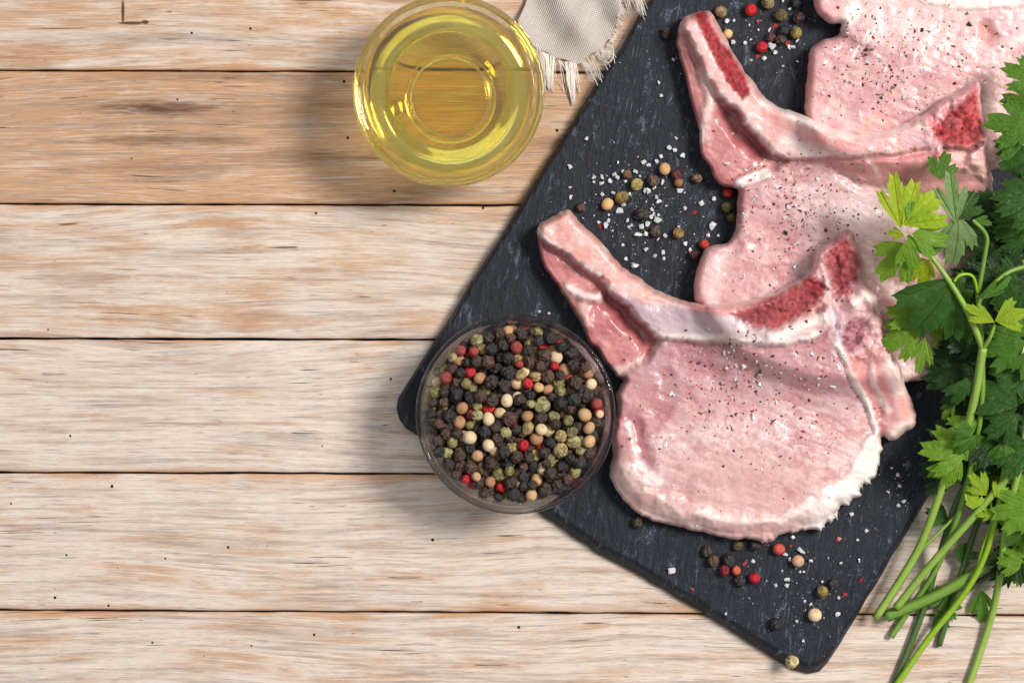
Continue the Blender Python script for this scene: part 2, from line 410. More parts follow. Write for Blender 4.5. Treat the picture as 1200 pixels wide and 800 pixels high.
nap_poly = catmull([(618, -4), (612, 14), (607, 27), (613, 38), (622, 50), (633, 59), (640, 61), (650, 68), (662, 70), (672, 75), (680, 74), (690, 64), (702, 59), (709, 50), (718, 42), (720, 30), (727, 8), (732, -20), (745, -90), (700, -150), (640, -130), (622, -60)], 5)
def nap_top(X, Y, d):
    z = 1.4 + 2.0 * ss(Y, 75, -10) + 2.4 * np.sin((X * .92 - Y * .39) * .105 + 1.3 * fbm(X * .02, Y * .02, 61)) * ss(Y, 72, 30) + 3.0 * np.exp(-(((X - 690) + .35 * (Y - 10)) / 13) ** 2) * ss(Y, 66, 20) + 1.3 * np.exp(-(((X - 640) + .1 * Y) / 20) ** 2) * ss(Y, 70, 20)
    return np.maximum(z, .9) + .35 * (fbm(X * .06, Y * .06, 31) - .5)
relief(napkin, nap_poly, 3.0, nap_top, lambda X, Y: nap_top(X, Y, 0) - .75, lambda X, Y, d: np.ones((len(X), 4)), ['woven_cloth'], MLIN, inset=.4, skirt=(.5, -.3))
tv = []; tf = []
def thread(P, r):
    P = catmull(np.array(P), 4, False); V, F = tube(P, r, 5); o_ = len(tv); tv.extend(V); tf.extend([tuple(i + o_ for i in f) for f in F])
def tuft(bx, by, ex, ey, n, sb, se, bend=3):
    for _ in range(int(n * 1.7)):
        a = rng.uniform(-1, 1); x0 = bx + a * sb[0]; y0 = by + a * sb[1]
        b_ = .6 * a + .4 * rng.uniform(-1, 1); x1 = ex + b_ * se[0] + rng.normal(0, .6); y1 = ey + b_ * se[1] + rng.normal(0, 3)
        mx = (x0 + x1) / 2 + rng.normal(0, bend * .5); my = (y0 + y1) / 2 + rng.normal(0, bend * .3)
        z0 = float(nap_top(np.array([x0]), np.array([y0]), 0)[0])
        z1 = .4 + max(0, float(zsample(ZG, x1, y1))) + rng.uniform(0, .8)
        thread([W(x0, y0, z0), W(mx, my, max(z0, z1) * .5 + 1.2), W(x1, y1, z1)], rng.uniform(.06, .12) * MM)
tuft(643, 64, 644, 103, 26, (8, 4), (5.5, 1)); tuft(668, 73, 672, 119, 22, (6, 1), (3.0, 1))
tuft(632, 54, 635, 88, 6, (4, 4), (3, 3)); tuft(655, 70, 662, 104, 3, (3, 1), (5, 1), 6); tuft(674, 74, 678, 106, 4, (2, 1), (3, 1), 5)
tuft(688, 68, 702, 92, 10, (8, -5), (8, -5)); tuft(704, 57, 716, 72, 12, (9, -7), (8, -9)); tuft(716, 42, 722, 44, 12, (4, -10), (5, -12))
tuft(724, 18, 731, 24, 14, (3, -18), (4, -14)); tuft(731, -14, 740, 14, 6, (3, 2), (4, 1)); tuft(738, -18, 752, 15, 18, (8, 0), (7, 0))
for b_ in ((612, 22, 606, 32), (619, 42, 612, 50), (625, 50, 620, 60)): tuft(*b_, 4, (2, 3), (2, 3))
thread([W(704, 62, 1.5), W(712, 74, 7.5), W(719, 66, 7.2), W(717, 52, 3)], .16 * MM)
fr = link('fringe', pymesh('fringe', tv, tf), MTHR, napkin); tag(fr, kind='stuff')

# ------------------------------------------------------------------ pork chops
M = Mat('raw_pork'); at = M.attr(); p = M.px()
gr = M.noise(p, .42, 3, .65); g2 = M.noise(p, .09, 4, .6)
fac = M.m_('ADD', .90, M.m_('MULTIPLY', gr, .20))
col = M.vm('MULTIPLY', at.outputs['Color'], M.n('CombineXYZ', {0: M.m_('ADD', .955, M.m_('MULTIPLY', gr, .09)), 1: fac, 2: fac}).outputs[0])
rg = M.m_('ADD', at.outputs['Alpha'], M.m_('MULTIPLY', M.m_('SUBTRACT', gr, .5), .22))
h = M.m_('ADD', M.m_('MULTIPLY', gr, .5), M.m_('MULTIPLY', g2, .45))
nb = M.bump(h, .0006, .55)
pb = M.pbr(Base_Color=col, Roughness=rg, Specular_IOR_Level=.5, Subsurface_Weight=.25, Subsurface_Scale=.0009, Coat_Weight=M.m_('SUBTRACT', 1.1, M.m_('MULTIPLY', rg, 1.8), 0.0, True), Coat_Roughness=.2, Normal=nb)
pb.inputs['Subsurface Radius'].default_value = (1.0, .42, .34)
MEAT = M.m

class Lay:
    """painter for one chop: colour, roughness and height of every point of its upper side"""
    def __init__(s, X, Y, d, seed):
        s.X, s.Y, s.d = X, Y, d
        w = 7.0
        s.xw = X + w * (fbm(X * .045, Y * .045, seed + 1, 4) - .5) + 3 * (fbm(X * .2, Y * .2, seed + 2, 2) - .5)
        s.yw = Y + w * (fbm(X * .045, Y * .045, seed + 3, 4) - .5) + 3 * (fbm(X * .2, Y * .2, seed + 4, 2) - .5)
        s.c = np.zeros((len(X), 3)); s.r = np.full(len(X), .42); s.h = np.zeros(len(X)); s.seed = seed
    def n(s, sc, k=0, o=4): return fbm(s.X * sc, s.Y * sc, s.seed + 50 + k, o)
    def area(s, P, soft=5): return ss(sdf(s.xw, s.yw, P), -soft, soft)
    def dist(s, P): return sdf(s.xw, s.yw, P)
    def line(s, P, w, soft=None):
        d = pdist(s.xw, s.yw, np.asarray(P, float)); return ss(d, w + (soft or w), max(w - (soft or w) * .5, 0))
    def paint(s, m, rgb, rough=None):
        s.c += (lin(*rgb) - s.c) * m[:, None]
        if rough is not None: s.r += (rough - s.r) * m
    def up(s, m, mm): s.h += m * mm
    def mound(s, P, r, mm):
        t = np.clip(sdf(s.xw, s.yw, P) / r, 0, 1); s.h += mm * np.sqrt(1 - (1 - t) ** 2)
    def marrow(s, P, rgb=(168, 44, 52), soft=4, amt=1.0):
        m = s.area(P, soft); g = fbm(s.X * .30, s.Y * .30, s.seed + 9, 3); q = vnoise(s.X * .62, s.Y * .62, s.seed + 10)
        g2 = fbm(s.X * .07, s.Y * .07, s.seed + 11, 3); s.paint(m * amt, rgb, .64); s.paint(m * ss(g2, .45, .65) * .6 * amt, (128, 26, 38)); s.paint(m * ss(g, .50, .66) * .6 * amt, (98, 16, 28)); s.paint(m * ss(q, .72, .95) * .12 * amt, (224, 140, 138))
        s.up(m * (g - .5), .9); s.up(m, -.5)

def meat_base(L, pale=0.0):
    n1 = L.n(.013, 1); n2 = L.n(.05, 2); n3 = L.n(.16, 3, 3); n4 = L.n(.035, 4)
    n5 = L.n(.24, 5, 3); n6 = vnoise(L.X * .55, L.Y * .55, L.seed + 90); n7 = fbm(L.xw * .018, L.yw * .03, L.seed + 91, 5)
    L.c[:] = lin(222, 176, 173)
    L.paint(ss(n1, .40, .64) * .85, (192, 138, 144)); L.paint(ss(n2, .50, .70) * .6, (238, 210, 207))
    L.paint(ss(n4, .52, .68) * .55, (198, 126, 128)); L.paint(ss(n7, .52, .66) * .6, (240, 216, 213)); L.paint(ss(n3, .58, .78) * .22, (242, 220, 218))
    L.paint(ss(n3, .44, .30) * .22, (198, 134, 136)); L.paint(ss(n5, .56, .74) * .18, (246, 228, 226)); L.paint(ss(n5, .42, .28) * .16, (186, 118, 122)); L.paint((n6 > .93) * .35, (252, 240, 238))
    fb = fbm((L.xw * .9 + L.yw * .35) * .05, (L.yw * .9 - L.xw * .35) * .32, L.seed + 95, 4); L.paint(ss(fb, .55, .75) * .30, (244, 222, 218)); L.paint(ss(fb, .45, .28) * .28, (180, 112, 116)); L.up(fb - .5, .35)
    L.r += .22 * (n3 - .5) + .5 * (L.n(.06, 6) - .5)
    L.up(n1 - .5, 2.2); L.up(n2 - .5, .8); L.up(n3 - .5, .2)
    rd = np.abs(fbm(L.xw * .02, L.yw * .05, L.seed + 71, 4) - .5); L.paint(ss(rd, .022, .002) * ss(L.n(.02, 72), .42, .56) * .8, (246, 224, 219))
    rd = np.abs(fbm(L.xw * .05, L.yw * .03, L.seed + 73, 3) - .5); L.paint(ss(rd, .03, .002) * ss(L.n(.025, 74), .45, .6) * .6, (178, 104, 110))
    if pale: L.paint(np.full(len(L.X), pale), (236, 200, 196))

# ---- front chop
O1 = catmull([(630, 266), (645, 255), (663, 246), (673, 251), (683, 264), (710, 289), (727, 311), (748, 325), (765, 337), (790, 348), (812, 355), (834, 356.5), (860, 355), (876, 353), (900, 346), (928, 331), (949, 317), (955, 301), (961, 292), (977, 279), (993, 269), (1000, 276), (1005, 289), (1011, 306), (1013, 321), (1017, 337), (1027, 346), (1029, 361), (1036, 379), (1042, 400), (1055, 430), (1061, 452), (1069, 471), (1074, 493), (1060, 507), (1045, 517), (1034, 512), (1034, 533), (1028, 553), (1015, 570), (998, 587), (984, 598), (970, 614), (943, 621), (914, 625), (908, 633), (888, 634), (874, 630), (861, 632), (840, 627), (806, 620), (782, 613), (762, 609), (741, 596), (724, 577), (714, 557), (718, 533), (717, 509), (722, 482), (722, 460), (731, 446), (724, 441), (706, 421), (701, 411), (691, 401), (680, 380), (666, 355), (650, 330), (636, 310), (631, 288)], 4)
jag = ss(O1[:, 1], 505, 530) * ss(O1[:, 0], 870, 905)
O1 = catmull(O1, 2); jag = np.repeat(jag, 2)
O1 = O1 + jag[:, None] * (np.stack([fbm(O1[:, 0] * .16, O1[:, 1] * .16, 7, 4), fbm(O1[:, 0] * .16, O1[:, 1] * .16, 8, 4)], 1) - .5) * 15 + (np.stack([fbm(O1[:, 0] * .12, O1[:, 1] * .12, 3), fbm(O1[:, 0] * .12, O1[:, 1] * .12, 4)], 1) - .5) * 4.0
RIB1 = [(625, 262), (663, 240), (690, 262), (730, 308), (765, 332), (812, 350), (860, 350), (900, 341), (930, 326), (968, 345), (975, 384), (950, 398), (922, 405), (895, 404), (867, 400), (834, 399), (803, 399), (770, 396), (759, 384), (737, 365), (716, 348), (704, 326), (682, 312), (655, 293), (634, 279)]
RMEAT1 = [(625, 282), (634, 279), (655, 293), (682, 312), (704, 326), (716, 348), (737, 365), (759, 384), (772, 398), (757, 420), (728, 443), (700, 425), (640, 330)]
FAT1 = [(700, 520), (721, 536), (741, 551), (765, 571), (803, 592), (837, 603), (874, 607), (909, 606), (929, 593), (963, 581), (990, 564), (1001, 540), (1011, 523), (1026, 508), (1050, 520), (1050, 640), (700, 650)]
STRIP1 = [(984, 408), (1000, 418), (1042, 405), (1085, 480), (1070, 520), (1034, 516), (1026, 500), (1008, 455), (994, 430)]
SPINE1 = [(945, 322), (955, 296), (994, 262), (1020, 330), (1040, 385), (1046, 420), (1000, 424), (982, 408), (968, 384)]
def lay1(X, Y, d):
    L = Lay(X, Y, d, 100); meat_base(L)
    L.paint(ss(L.Y + 40 * (L.n(.02, 60) - .5), 520, 410) * .62, (184, 132, 140)); L.paint(ss(L.X, 790, 730) * ss(L.n(.03, 61), .35, .6) * .5, (206, 142, 144)); L.paint(np.exp(-((X - 860) ** 2 / 70 ** 2 + (Y - 545) ** 2 / 34 ** 2)) * .5, (240, 208, 200)); L.paint(ss(L.Y, 500, 590) * .35, (236, 192, 182))
    L.up(np.exp(-((X - 880) ** 2 / 120 ** 2 + (Y - 500) ** 2 / 75 ** 2)), 3.0)
    L.up(ss(X, 960, 1025) * ss(Y, 400, 440), -1.0)
    for P, w, a in (([(748, 500), (752, 520), (757, 545)], 6, .75), ([(780, 440), (784, 470), (770, 492)], 7, .4), ([(726, 478), (742, 487)], 6, .45), ([(800, 425), (840, 440)], 7, .3)):
        m = L.line(P, w, w * 1.3); L.paint(m * a, (178, 104, 108)); L.up(m, -1.6 * a)
    L.paint(L.line([(737, 498), (741, 520), (748, 545)], 3, 6) * .6, (246, 228, 224), .3)
    L.paint(L.line([(750, 542), (772, 566)], 4, 6) * .8, (250, 242, 238), .3)  # white highlight painted into the colour below the crease
    # fat rim
    fd = L.dist(FAT1) + 16 * (L.n(.03, 35) - .5); f = ss(fd, -9, 9)
    L.paint(f * .92, (236, 206, 198), .36); L.paint(f * ss(L.n(.05, 30), .42, .65) * .65, (232, 184, 176))
    L.paint(f * ss(X, 900, 985) * .8, (248, 242, 236)); L.up(f * ss(L.n(.06, 31), .2, .8), 1.0)
    m = ss(np.abs(fd - 3), 8, 1) * ss(L.n(.03, 33), .3, .55); m = m * ss(X, 705, 760); L.paint(m * .5, (248, 236, 230)); L.up(m, .5); L.up(ss(np.abs(fd + 9), 9, 1), -.35)
    L.up(f * ss(fd, 4, 34), -4.0)
    # rib
    L.up(L.area(RMEAT1, 5), -3.2)
    b = L.area(RIB1, 3)
    L.mound(RIB1, 9, 1.3); L.up(ss(L.dist(RIB1), -1.5, 2.5), 1.5); L.up(ss(np.abs(L.dist(RIB1) + 4), 5, 0), -.9)
    L.paint(b, (238, 196, 188), .36); L.paint(ss(np.abs(L.dist(RIB1) - 2.5), 4.5, .5) * ss(L.n(.04, 40), .3, .5) * .8, (252, 238, 234)); L.paint(ss(np.abs(L.dist(RIB1) + 4), 4, 0) * .30, (166, 80, 86)); L.paint(b * ss(L.n(.05, 5), .45, .68) * .75, (238, 172, 162)); L.paint(b * ss(L.n(.15, 6), .55, .8) * .55, (250, 228, 220))  # includes a pale edge highlight and a dark shadow line, both painted
    grey = [(725, 352), (770, 355), (830, 362), (880, 372), (930, 392), (900, 402), (834, 397), (772, 394), (740, 366)]
    L.paint(L.area(grey, 8) * .8, (206, 194, 202), .25); L.paint(L.line([(722, 345), (760, 366), (800, 372)], 3, 8) * .5, (190, 160, 180))
    L.paint(L.line([(812, 363), (870, 366), (905, 352)], 3, 5) * .6, (226, 130, 130))
    L.paint(L.line([(634, 278), (655, 294), (682, 312), (704, 327)], 2.2, 3) * .9, (252, 240, 236), .25); L.up(L.line([(634, 278), (655, 294), (682, 312), (704, 327)], 2.2, 3), .8)
    L.paint(L.line([(737, 366), (770, 393), (834, 396), (880, 400), (922, 402), (955, 392)], 3.2, 4) * .85, (246, 232, 226), .28)
    L.paint(L.line([(706, 324), (714, 330)], 1.2, 2) * .9, (196, 40, 50))
    # meat under the rib
    m = L.area(RMEAT1, 3)
    L.paint(m * .95, (206, 134, 132), .34); L.paint(m * ss(L.n(.10, 8), .5, .75) * .6, (224, 162, 158)); L.paint(m * ss(X + Y, 985, 930) * .5, (188, 112, 114))
    L.paint(m * ss(L.n(.06, 12), .52, .70) * .6, (186, 104, 108))
    g = L.line([(712, 352), (735, 374), (758, 398)], 5, 11); L.paint(g * .75, (146, 62, 70)); L.up(g, -3.2)  # crease under the rib: its shade is painted in, besides the real dip
    L.paint(m * L.line([(668, 338), (684, 346), (700, 349)], 5, 6) * .95, (246, 224, 218)); L.up(L.line([(668, 338), (684, 346), (700, 349)], 5, 6), 1.6)
    L.paint(m * L.line([(684, 348), (681, 362), (686, 378)], 3, 5) * .7, (240, 206, 200)); L.up(m * L.line([(700, 349), (684, 352), (683, 378)], 5, 8), 1.2)
    L.paint(L.line([(722, 436), (740, 430), (752, 422)], 4, 6) * .75, (246, 222, 214)); L.up(L.line([(754, 424), (764, 404), (772, 400)], 3, 5), -1.8)
    L.paint(L.line([(766, 410), (772, 400), (780, 402)], 1.5, 3) * .7, (246, 232, 228))
    # spine end with marrow
    sp = L.area(SPINE1, 6); L.paint(sp * .8, (236, 196, 192)); L.up(sp, .8)
    L.paint(sp * ss(L.n(.11, 14), .48, .66) * .6, (222, 172, 178)); L.up(sp * (L.n(.09, 15) - .5), 4.5)
    L.marrow([(856, 369), (895, 355), (931, 334), (955, 321), (968, 335), (966, 350), (950, 364), (931, 377), (914, 387), (890, 386), (870, 377)], (168, 48, 58), 6, .95)
    L.marrow([(965, 303), (977, 282), (994, 273), (1005, 292), (1010, 312), (1005, 331), (994, 347), (980, 344), (972, 328)], (174, 58, 68), 7, .92)
    L.marrow([(994, 377), (1016, 377), (1016, 394), (994, 416), (984, 408), (986, 391)], (176, 112, 128), 5, .85)
    L.paint(L.line([(966, 318), (971, 338), (966, 352)], 2.5, 4) * .8, (236, 206, 206)); L.up(L.line([(966, 318), (971, 338), (966, 352)], 2.5, 4), .8)
    L.paint(L.line([(1005, 352), (1018, 347), (1026, 352)], 5, 8) * .85, (250, 236, 228)); L.up(L.line([(1000, 352), (1026, 352)], 7, 9), 2.2)
    L.paint(L.line([(975, 362), (982, 385), (980, 405)], 4, 6) * .75, (216, 208, 218)); L.paint(L.line([(905, 396), (940, 384), (966, 372)], 6, 7) * .85, (248, 232, 226)); L.up(L.line([(905, 396), (940, 384), (966, 372)], 6, 7), 1.5)
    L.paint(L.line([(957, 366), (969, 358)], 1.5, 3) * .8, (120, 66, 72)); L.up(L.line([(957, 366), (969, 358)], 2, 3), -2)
    L.paint(L.area([(950, 402), (968, 392), (978, 404), (975, 415), (955, 412)], 4) * .8, (200, 138, 140))
    # strip right of the spine
    m = L.area(STRIP1, 4); L.paint(m * .85, (214, 152, 150)); L.paint(m * ss(L.n(.07, 18), .46, .66) * .6, (190, 118, 122)); L.up(m, .8)
    L.paint(m * L.line([(1022, 428), (1026, 450), (1030, 468), (1042, 482)], 2.5, 4) * .85, (244, 218, 212)); L.paint(L.line([(1046, 424), (1056, 460), (1066, 495), (1052, 510)], 8, 9) * .85, (246, 224, 216))
    L.paint(L.line([(1058, 470), (1061, 485)], 5, 7) * .7, (240, 160, 150)); L.up(L.line([(1014, 425), (1020, 455), (1032, 485)], 3, 6), -1.4)
    w = L.line([(981, 406), (994, 430), (1008, 455), (1020, 480), (1027, 506)], 3.0, 3.5); L.paint(w * .95, (250, 238, 232)); L.up(w, .9)
    L.up(L.line([(978, 410), (990, 433), (1004, 458), (1016, 484), (1023, 508)], 1.5, 3), -.6)
    L.paint(L.line([(1000, 425), (1007, 438)], 6, 8) * .7, (238, 160, 150))
    return L
def label1(X, Y, d):
    l = np.zeros(len(X), int)
    l[sdf(X, Y, FAT1) > 0] = 1; l[sdf(X, Y, RMEAT1) > 0] = 3; l[sdf(X, Y, RIB1) > 0] = 2; l[sdf(X, Y, SPINE1) > 0] = 4
    l[(sdf(X, Y, STRIP1) > 0) & (l == 0)] = 5
    return l

# ---- middle chop
O2 = catmull([(798, 24), (812, 17), (826, 12), (836, 18), (852, 48), (870, 78), (885, 99), (906, 121), (924, 129), (942, 135), (966, 147), (1000, 157), (1025, 157), (1053, 147), (1079, 135), (1102, 118), (1125, 106), (1146, 95), (1150, 115), (1153, 141), (1159, 167), (1157, 184), (1164, 207), (1163, 219), (1172, 260), (1180, 310), (1165, 370), (1130, 420), (1090, 442), (1060, 448), (1000, 455), (940, 448), (880, 425), (835, 385), (818, 358), (813, 346), (815, 322), (820, 304), (826, 292), (836, 287), (855, 282), (863, 258), (863, 237), (864, 222), (843, 217), (831, 195), (820, 180), (820, 153), (813, 132), (802, 87), (793, 51)], 4)
O2 = O2 + (np.stack([fbm(O2[:, 0] * .12, O2[:, 1] * .12, 13), fbm(O2[:, 0] * .12, O2[:, 1] * .12, 14)], 1) - .5) * 4.0
RIB2 = [(790, 20), (826, 5), (845, 22), (875, 75), (890, 96), (924, 123), (966, 141), (1000, 151), (1025, 151), (1053, 141), (1079, 129), (1100, 150), (1090, 175), (1060, 180), (1020, 182), (985, 184), (950, 186), (920, 186), (900, 178), (884, 160), (862, 132), (840, 110), (820, 75), (806, 40)]
RMEAT2 = [(785, 40), (806, 40), (820, 75), (840, 110), (862, 132), (884, 160), (900, 178), (922, 188), (905, 202), (880, 214), (866, 224), (840, 222), (812, 180)]
SPINE2 = [(1079, 129), (1125, 98), (1150, 88), (1160, 160), (1170, 225), (1130, 200), (1095, 196), (1088, 176)]
FOLD2 = [(950, 186), (1000, 182), (1060, 180), (1095, 178), (1130, 200), (1165, 225), (1140, 240), (1100, 228), (1040, 217), (1010, 215), (988, 202), (965, 194)]
def lay2(X, Y, d):
    L = Lay(X, Y, d, 300); meat_base(L)
    L.paint(ss(L.X, 930, 1010) * ss(L.Y, 330, 240) * .5, (232, 206, 204)); L.up(np.exp(-((X - 990) ** 2 / 60 ** 2 + (Y - 245) ** 2 / 40 ** 2)), 2.0)
    L.paint(ss(L.X, 940, 860) * ss(L.n(.03, 62), .3, .6) * .5, (198, 140, 144)); L.paint(np.exp(-((X - 1000) ** 2 / 45 ** 2 + (Y - 250) ** 2 / 36 ** 2)) * .6, (240, 220, 222)); L.up(np.exp(-((X - 905) ** 2 / 28 ** 2 + (Y - 275) ** 2 / 30 ** 2)), -1.6); L.paint(np.exp(-((X - 905) ** 2 / 34 ** 2 + (Y - 270) ** 2 / 40 ** 2)) * .5, (206, 140, 142))  # includes a broad pale highlight painted into the loin colour
    L.paint(L.line([(852, 300), (838, 318), (833, 350)], 7, 10) * .6, (242, 214, 208)); L.paint(L.line([(822, 300), (817, 330), (816, 356)], 2, 5) * .8, (244, 190, 180))
    L.up(L.line([(862, 288), (850, 300)], 4, 7), -1.2)
    L.up(L.area(RMEAT2, 5), -3.2)
    b = L.area(RIB2, 3); L.mound(RIB2, 9, 1.3); L.up(ss(L.dist(RIB2), -1.5, 2.5), 1.5); L.up(ss(np.abs(L.dist(RIB2) + 4), 5, 0), -.9)
    L.paint(b, (242, 202, 196), .36); L.paint(ss(np.abs(L.dist(RIB2) - 3), 5, .5) * ss(L.n(.04, 40), .3, .5) * .8, (253, 241, 237)); L.paint(ss(np.abs(L.dist(RIB2) + 4), 4, 0) * .25, (170, 84, 90)); L.paint(b * ss(L.n(.05, 5), .45, .68) * .7, (236, 172, 166)); L.paint(b * ss(L.n(.15, 6), .55, .8) * .5, (250, 230, 224))  # rim highlight and the shadow line outside it are painted here too
    L.paint(L.line([(884, 112), (906, 136), (935, 160), (985, 168)], 4, 10) * .55, (228, 158, 152))
    L.paint(L.line([(895, 118), (925, 134), (965, 150), (1000, 160), (1030, 160), (1055, 150)], 3.5, 5) * .8, (252, 240, 234), .26)
    L.paint(L.line([(920, 166), (950, 178), (965, 186)], 6, 8) * .7, (250, 236, 230)); L.paint(L.line([(845, 116), (856, 128), (868, 146)], 5, 8) * .6, (204, 184, 200))
    L.paint(L.line([(985, 172), (1030, 174), (1070, 164)], 6, 10) * .6, (228, 152, 152)); L.paint(L.line([(1005, 185), (1035, 182), (1050, 176)], 1.5, 3) * .7, (246, 220, 216))
    L.marrow([(812, 18), (824, 13), (840, 39), (861, 69), (877, 96), (878, 108), (869, 117), (855, 99), (837, 69), (822, 40)], (176, 34, 44), 3)
    L.paint(L.line([(806, 28), (816, 45), (834, 76), (852, 104), (868, 122)], 2.5, 4) * .75, (246, 196, 190))
    m = L.area(RMEAT2, 3); L.paint(m * .95, (208, 140, 138), .34); L.paint(m * ss(L.n(.10, 8), .5, .75) * .6, (228, 174, 168)); L.paint(m * ss(L.n(.06, 12), .52, .7) * .5, (182, 104, 108))
    g = L.line([(853, 136), (868, 156), (892, 178)], 6, 11); L.paint(g * .75, (150, 68, 76)); L.up(g, -3.2)  # groove beside the rib darkened with painted shade as well as lowered
    L.paint(m * L.line([(826, 84), (832, 112), (826, 140), (824, 160)], 5, 6) * .8, (244, 220, 214)); L.up(m * L.line([(826, 84), (832, 112), (826, 140)], 5, 6), 1.4)
    L.paint(L.line([(866, 216), (882, 208), (898, 204)], 5, 4) * .95, (252, 240, 234), .26); L.up(L.line([(866, 216), (882, 208), (898, 204)], 5, 5), 1.8)
    L.paint(L.line([(906, 196), (925, 190), (940, 192)], 4, 7) * .6, (190, 140, 146))
    f = L.area(FOLD2, 5); L.paint(f * .85, (226, 158, 156)); L.mound(FOLD2, 9, 1.0); L.paint(f * ss(L.n(.07, 20), .48, .68) * .6, (206, 130, 132))
    L.paint(L.line([(1012, 182), (1026, 196), (1030, 206)], 1.3, 2.5) * .8, (248, 226, 222)); L.paint(L.line([(990, 203), (1012, 214), (1042, 217), (1090, 226)], 1.5, 3) * .8, (240, 196, 188)); L.up(L.line([(985, 205), (1010, 219), (1042, 222), (1090, 231)], 2.5, 5), -1.6)
    sp = L.area(SPINE2, 5); L.paint(sp * .85, (236, 184, 182)); L.up(sp, 1.0); L.paint(sp * ss(L.n(.12, 16), .5, .66) * .7, (212, 140, 146)); L.up(sp * (L.n(.1, 15) - .5), 4.0)
    L.marrow([(1092, 152), (1114, 129), (1143, 104), (1151, 138), (1156, 166), (1131, 172), (1108, 170), (1094, 160)], (198, 66, 72), 5, .95)
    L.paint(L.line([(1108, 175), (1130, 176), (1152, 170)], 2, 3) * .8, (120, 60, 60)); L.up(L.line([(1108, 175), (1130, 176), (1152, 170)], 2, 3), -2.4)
    L.paint(L.line([(1096, 176), (1094, 196)], 3, 4) * .8, (168, 40, 50)); L.paint(L.line([(1124, 182), (1142, 188), (1158, 208)], 5, 6) * .8, (248, 206, 196)); L.paint(L.line([(1066, 168), (1082, 164), (1096, 172)], 5, 8) * .6, (206, 176, 188))
    L.paint(L.line([(1128, 128), (1134, 145), (1138, 160)], 2, 3) * .7, (140, 30, 38))
    return L
def label2(X, Y, d):
    l = np.zeros(len(X), int)
    l[sdf(X, Y, FOLD2) > 0] = 3; l[sdf(X, Y, RMEAT2) > 0] = 2; l[sdf(X, Y, RIB2) > 0] = 1; l[sdf(X, Y, SPINE2) > 0] = 4
    return l

# ---- back chop
O3 = catmull([(944, -34), (953, 0), (956, 12), (962, 20), (973, 29), (985, 27), (984, 38), (976, 45), (965, 46), (952, 55), (947, 72), (944, 101), (943, 132), (950, 168), (1000, 195), (1100, 205), (1180, 195), (1240, 140), (1275, 60), (1270, -30), (1200, -80), (1080, -74), (1000, -56)], 5)
O3 = O3 + (np.stack([fbm(O3[:, 0] * .12, O3[:, 1] * .12, 23), fbm(O3[:, 0] * .12, O3[:, 1] * .12, 24)], 1) - .5) * 4.0
RIB3 = [(930, -40), (1000, -70), (1080, -85), (1220, -90), (1260, -40), (1240, 0), (1190, 10), (1130, 12), (1085, 4), (1050, -14), (1000, -10), (962, 0), (945, -8)]
def lay3(X, Y, d):
    L = Lay(X, Y, d, 500); meat_base(L, .2)
    L.paint(ss(Y, 70, 10) * .45, (242, 212, 208)); L.paint(np.exp(-((X - 1030) ** 2 / 50 ** 2 + (Y - 110) ** 2 / 40 ** 2)) * .5, (212, 158, 162)); L.paint(ss(X, 985, 955) * .4, (216, 150, 150)); L.paint(ss(X, 1120, 1190) * ss(Y, 100, 20) * .4, (216, 176, 184))
    L.up(np.exp(-((X - 1060) ** 2 / 90 ** 2 + (Y - 75) ** 2 / 50 ** 2)), 1.6)
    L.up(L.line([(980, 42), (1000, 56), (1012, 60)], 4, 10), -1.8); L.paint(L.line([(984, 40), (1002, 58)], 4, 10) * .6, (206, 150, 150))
    for P in ([(1018, 36), (1010, 52), (1000, 66)], [(1022, 40), (1012, 56)], [(1008, 132), (1014, 150)]): L.paint(L.line(P, .8, 1.8) * .7, (252, 240, 238))
    L.paint(L.line([(984, 30), (996, 20), (1004, 8)], 6, 7) * .85, (252, 240, 234)); L.paint(L.area([(950, -10), (985, -10), (984, 20), (968, 26), (955, 12)], 5) * .6, (232, 168, 168))
    L.paint(L.line([(1156, 34), (1160, 42)], 5, 9) * .8, (216, 128, 116)); L.up(L.line([(1156, 34), (1160, 44)], 4, 10), -1.8)
    b = L.area(RIB3, 6); L.paint(b * .9, (250, 236, 230), .3); L.mound(RIB3, 12, 1.2); L.paint(b * ss(L.n(.07, 5), .5, .7) * .5, (240, 196, 192))
    L.paint(L.line([(1185, 50), (1200, 44), (1215, 50)], 5, 8) * .7, (248, 226, 222))
    L.paint(L.line([(946, 60), (946, 90), (944, 130)], 3, 6) * .7, (242, 176, 166))
    L.paint(L.line([(1014, 146), (1030, 140), (1050, 148)], 6, 10) * .5, (240, 176, 160))
    return L
def label3(X, Y, d): return (sdf(X, Y, RIB3) > 0).astype(int)

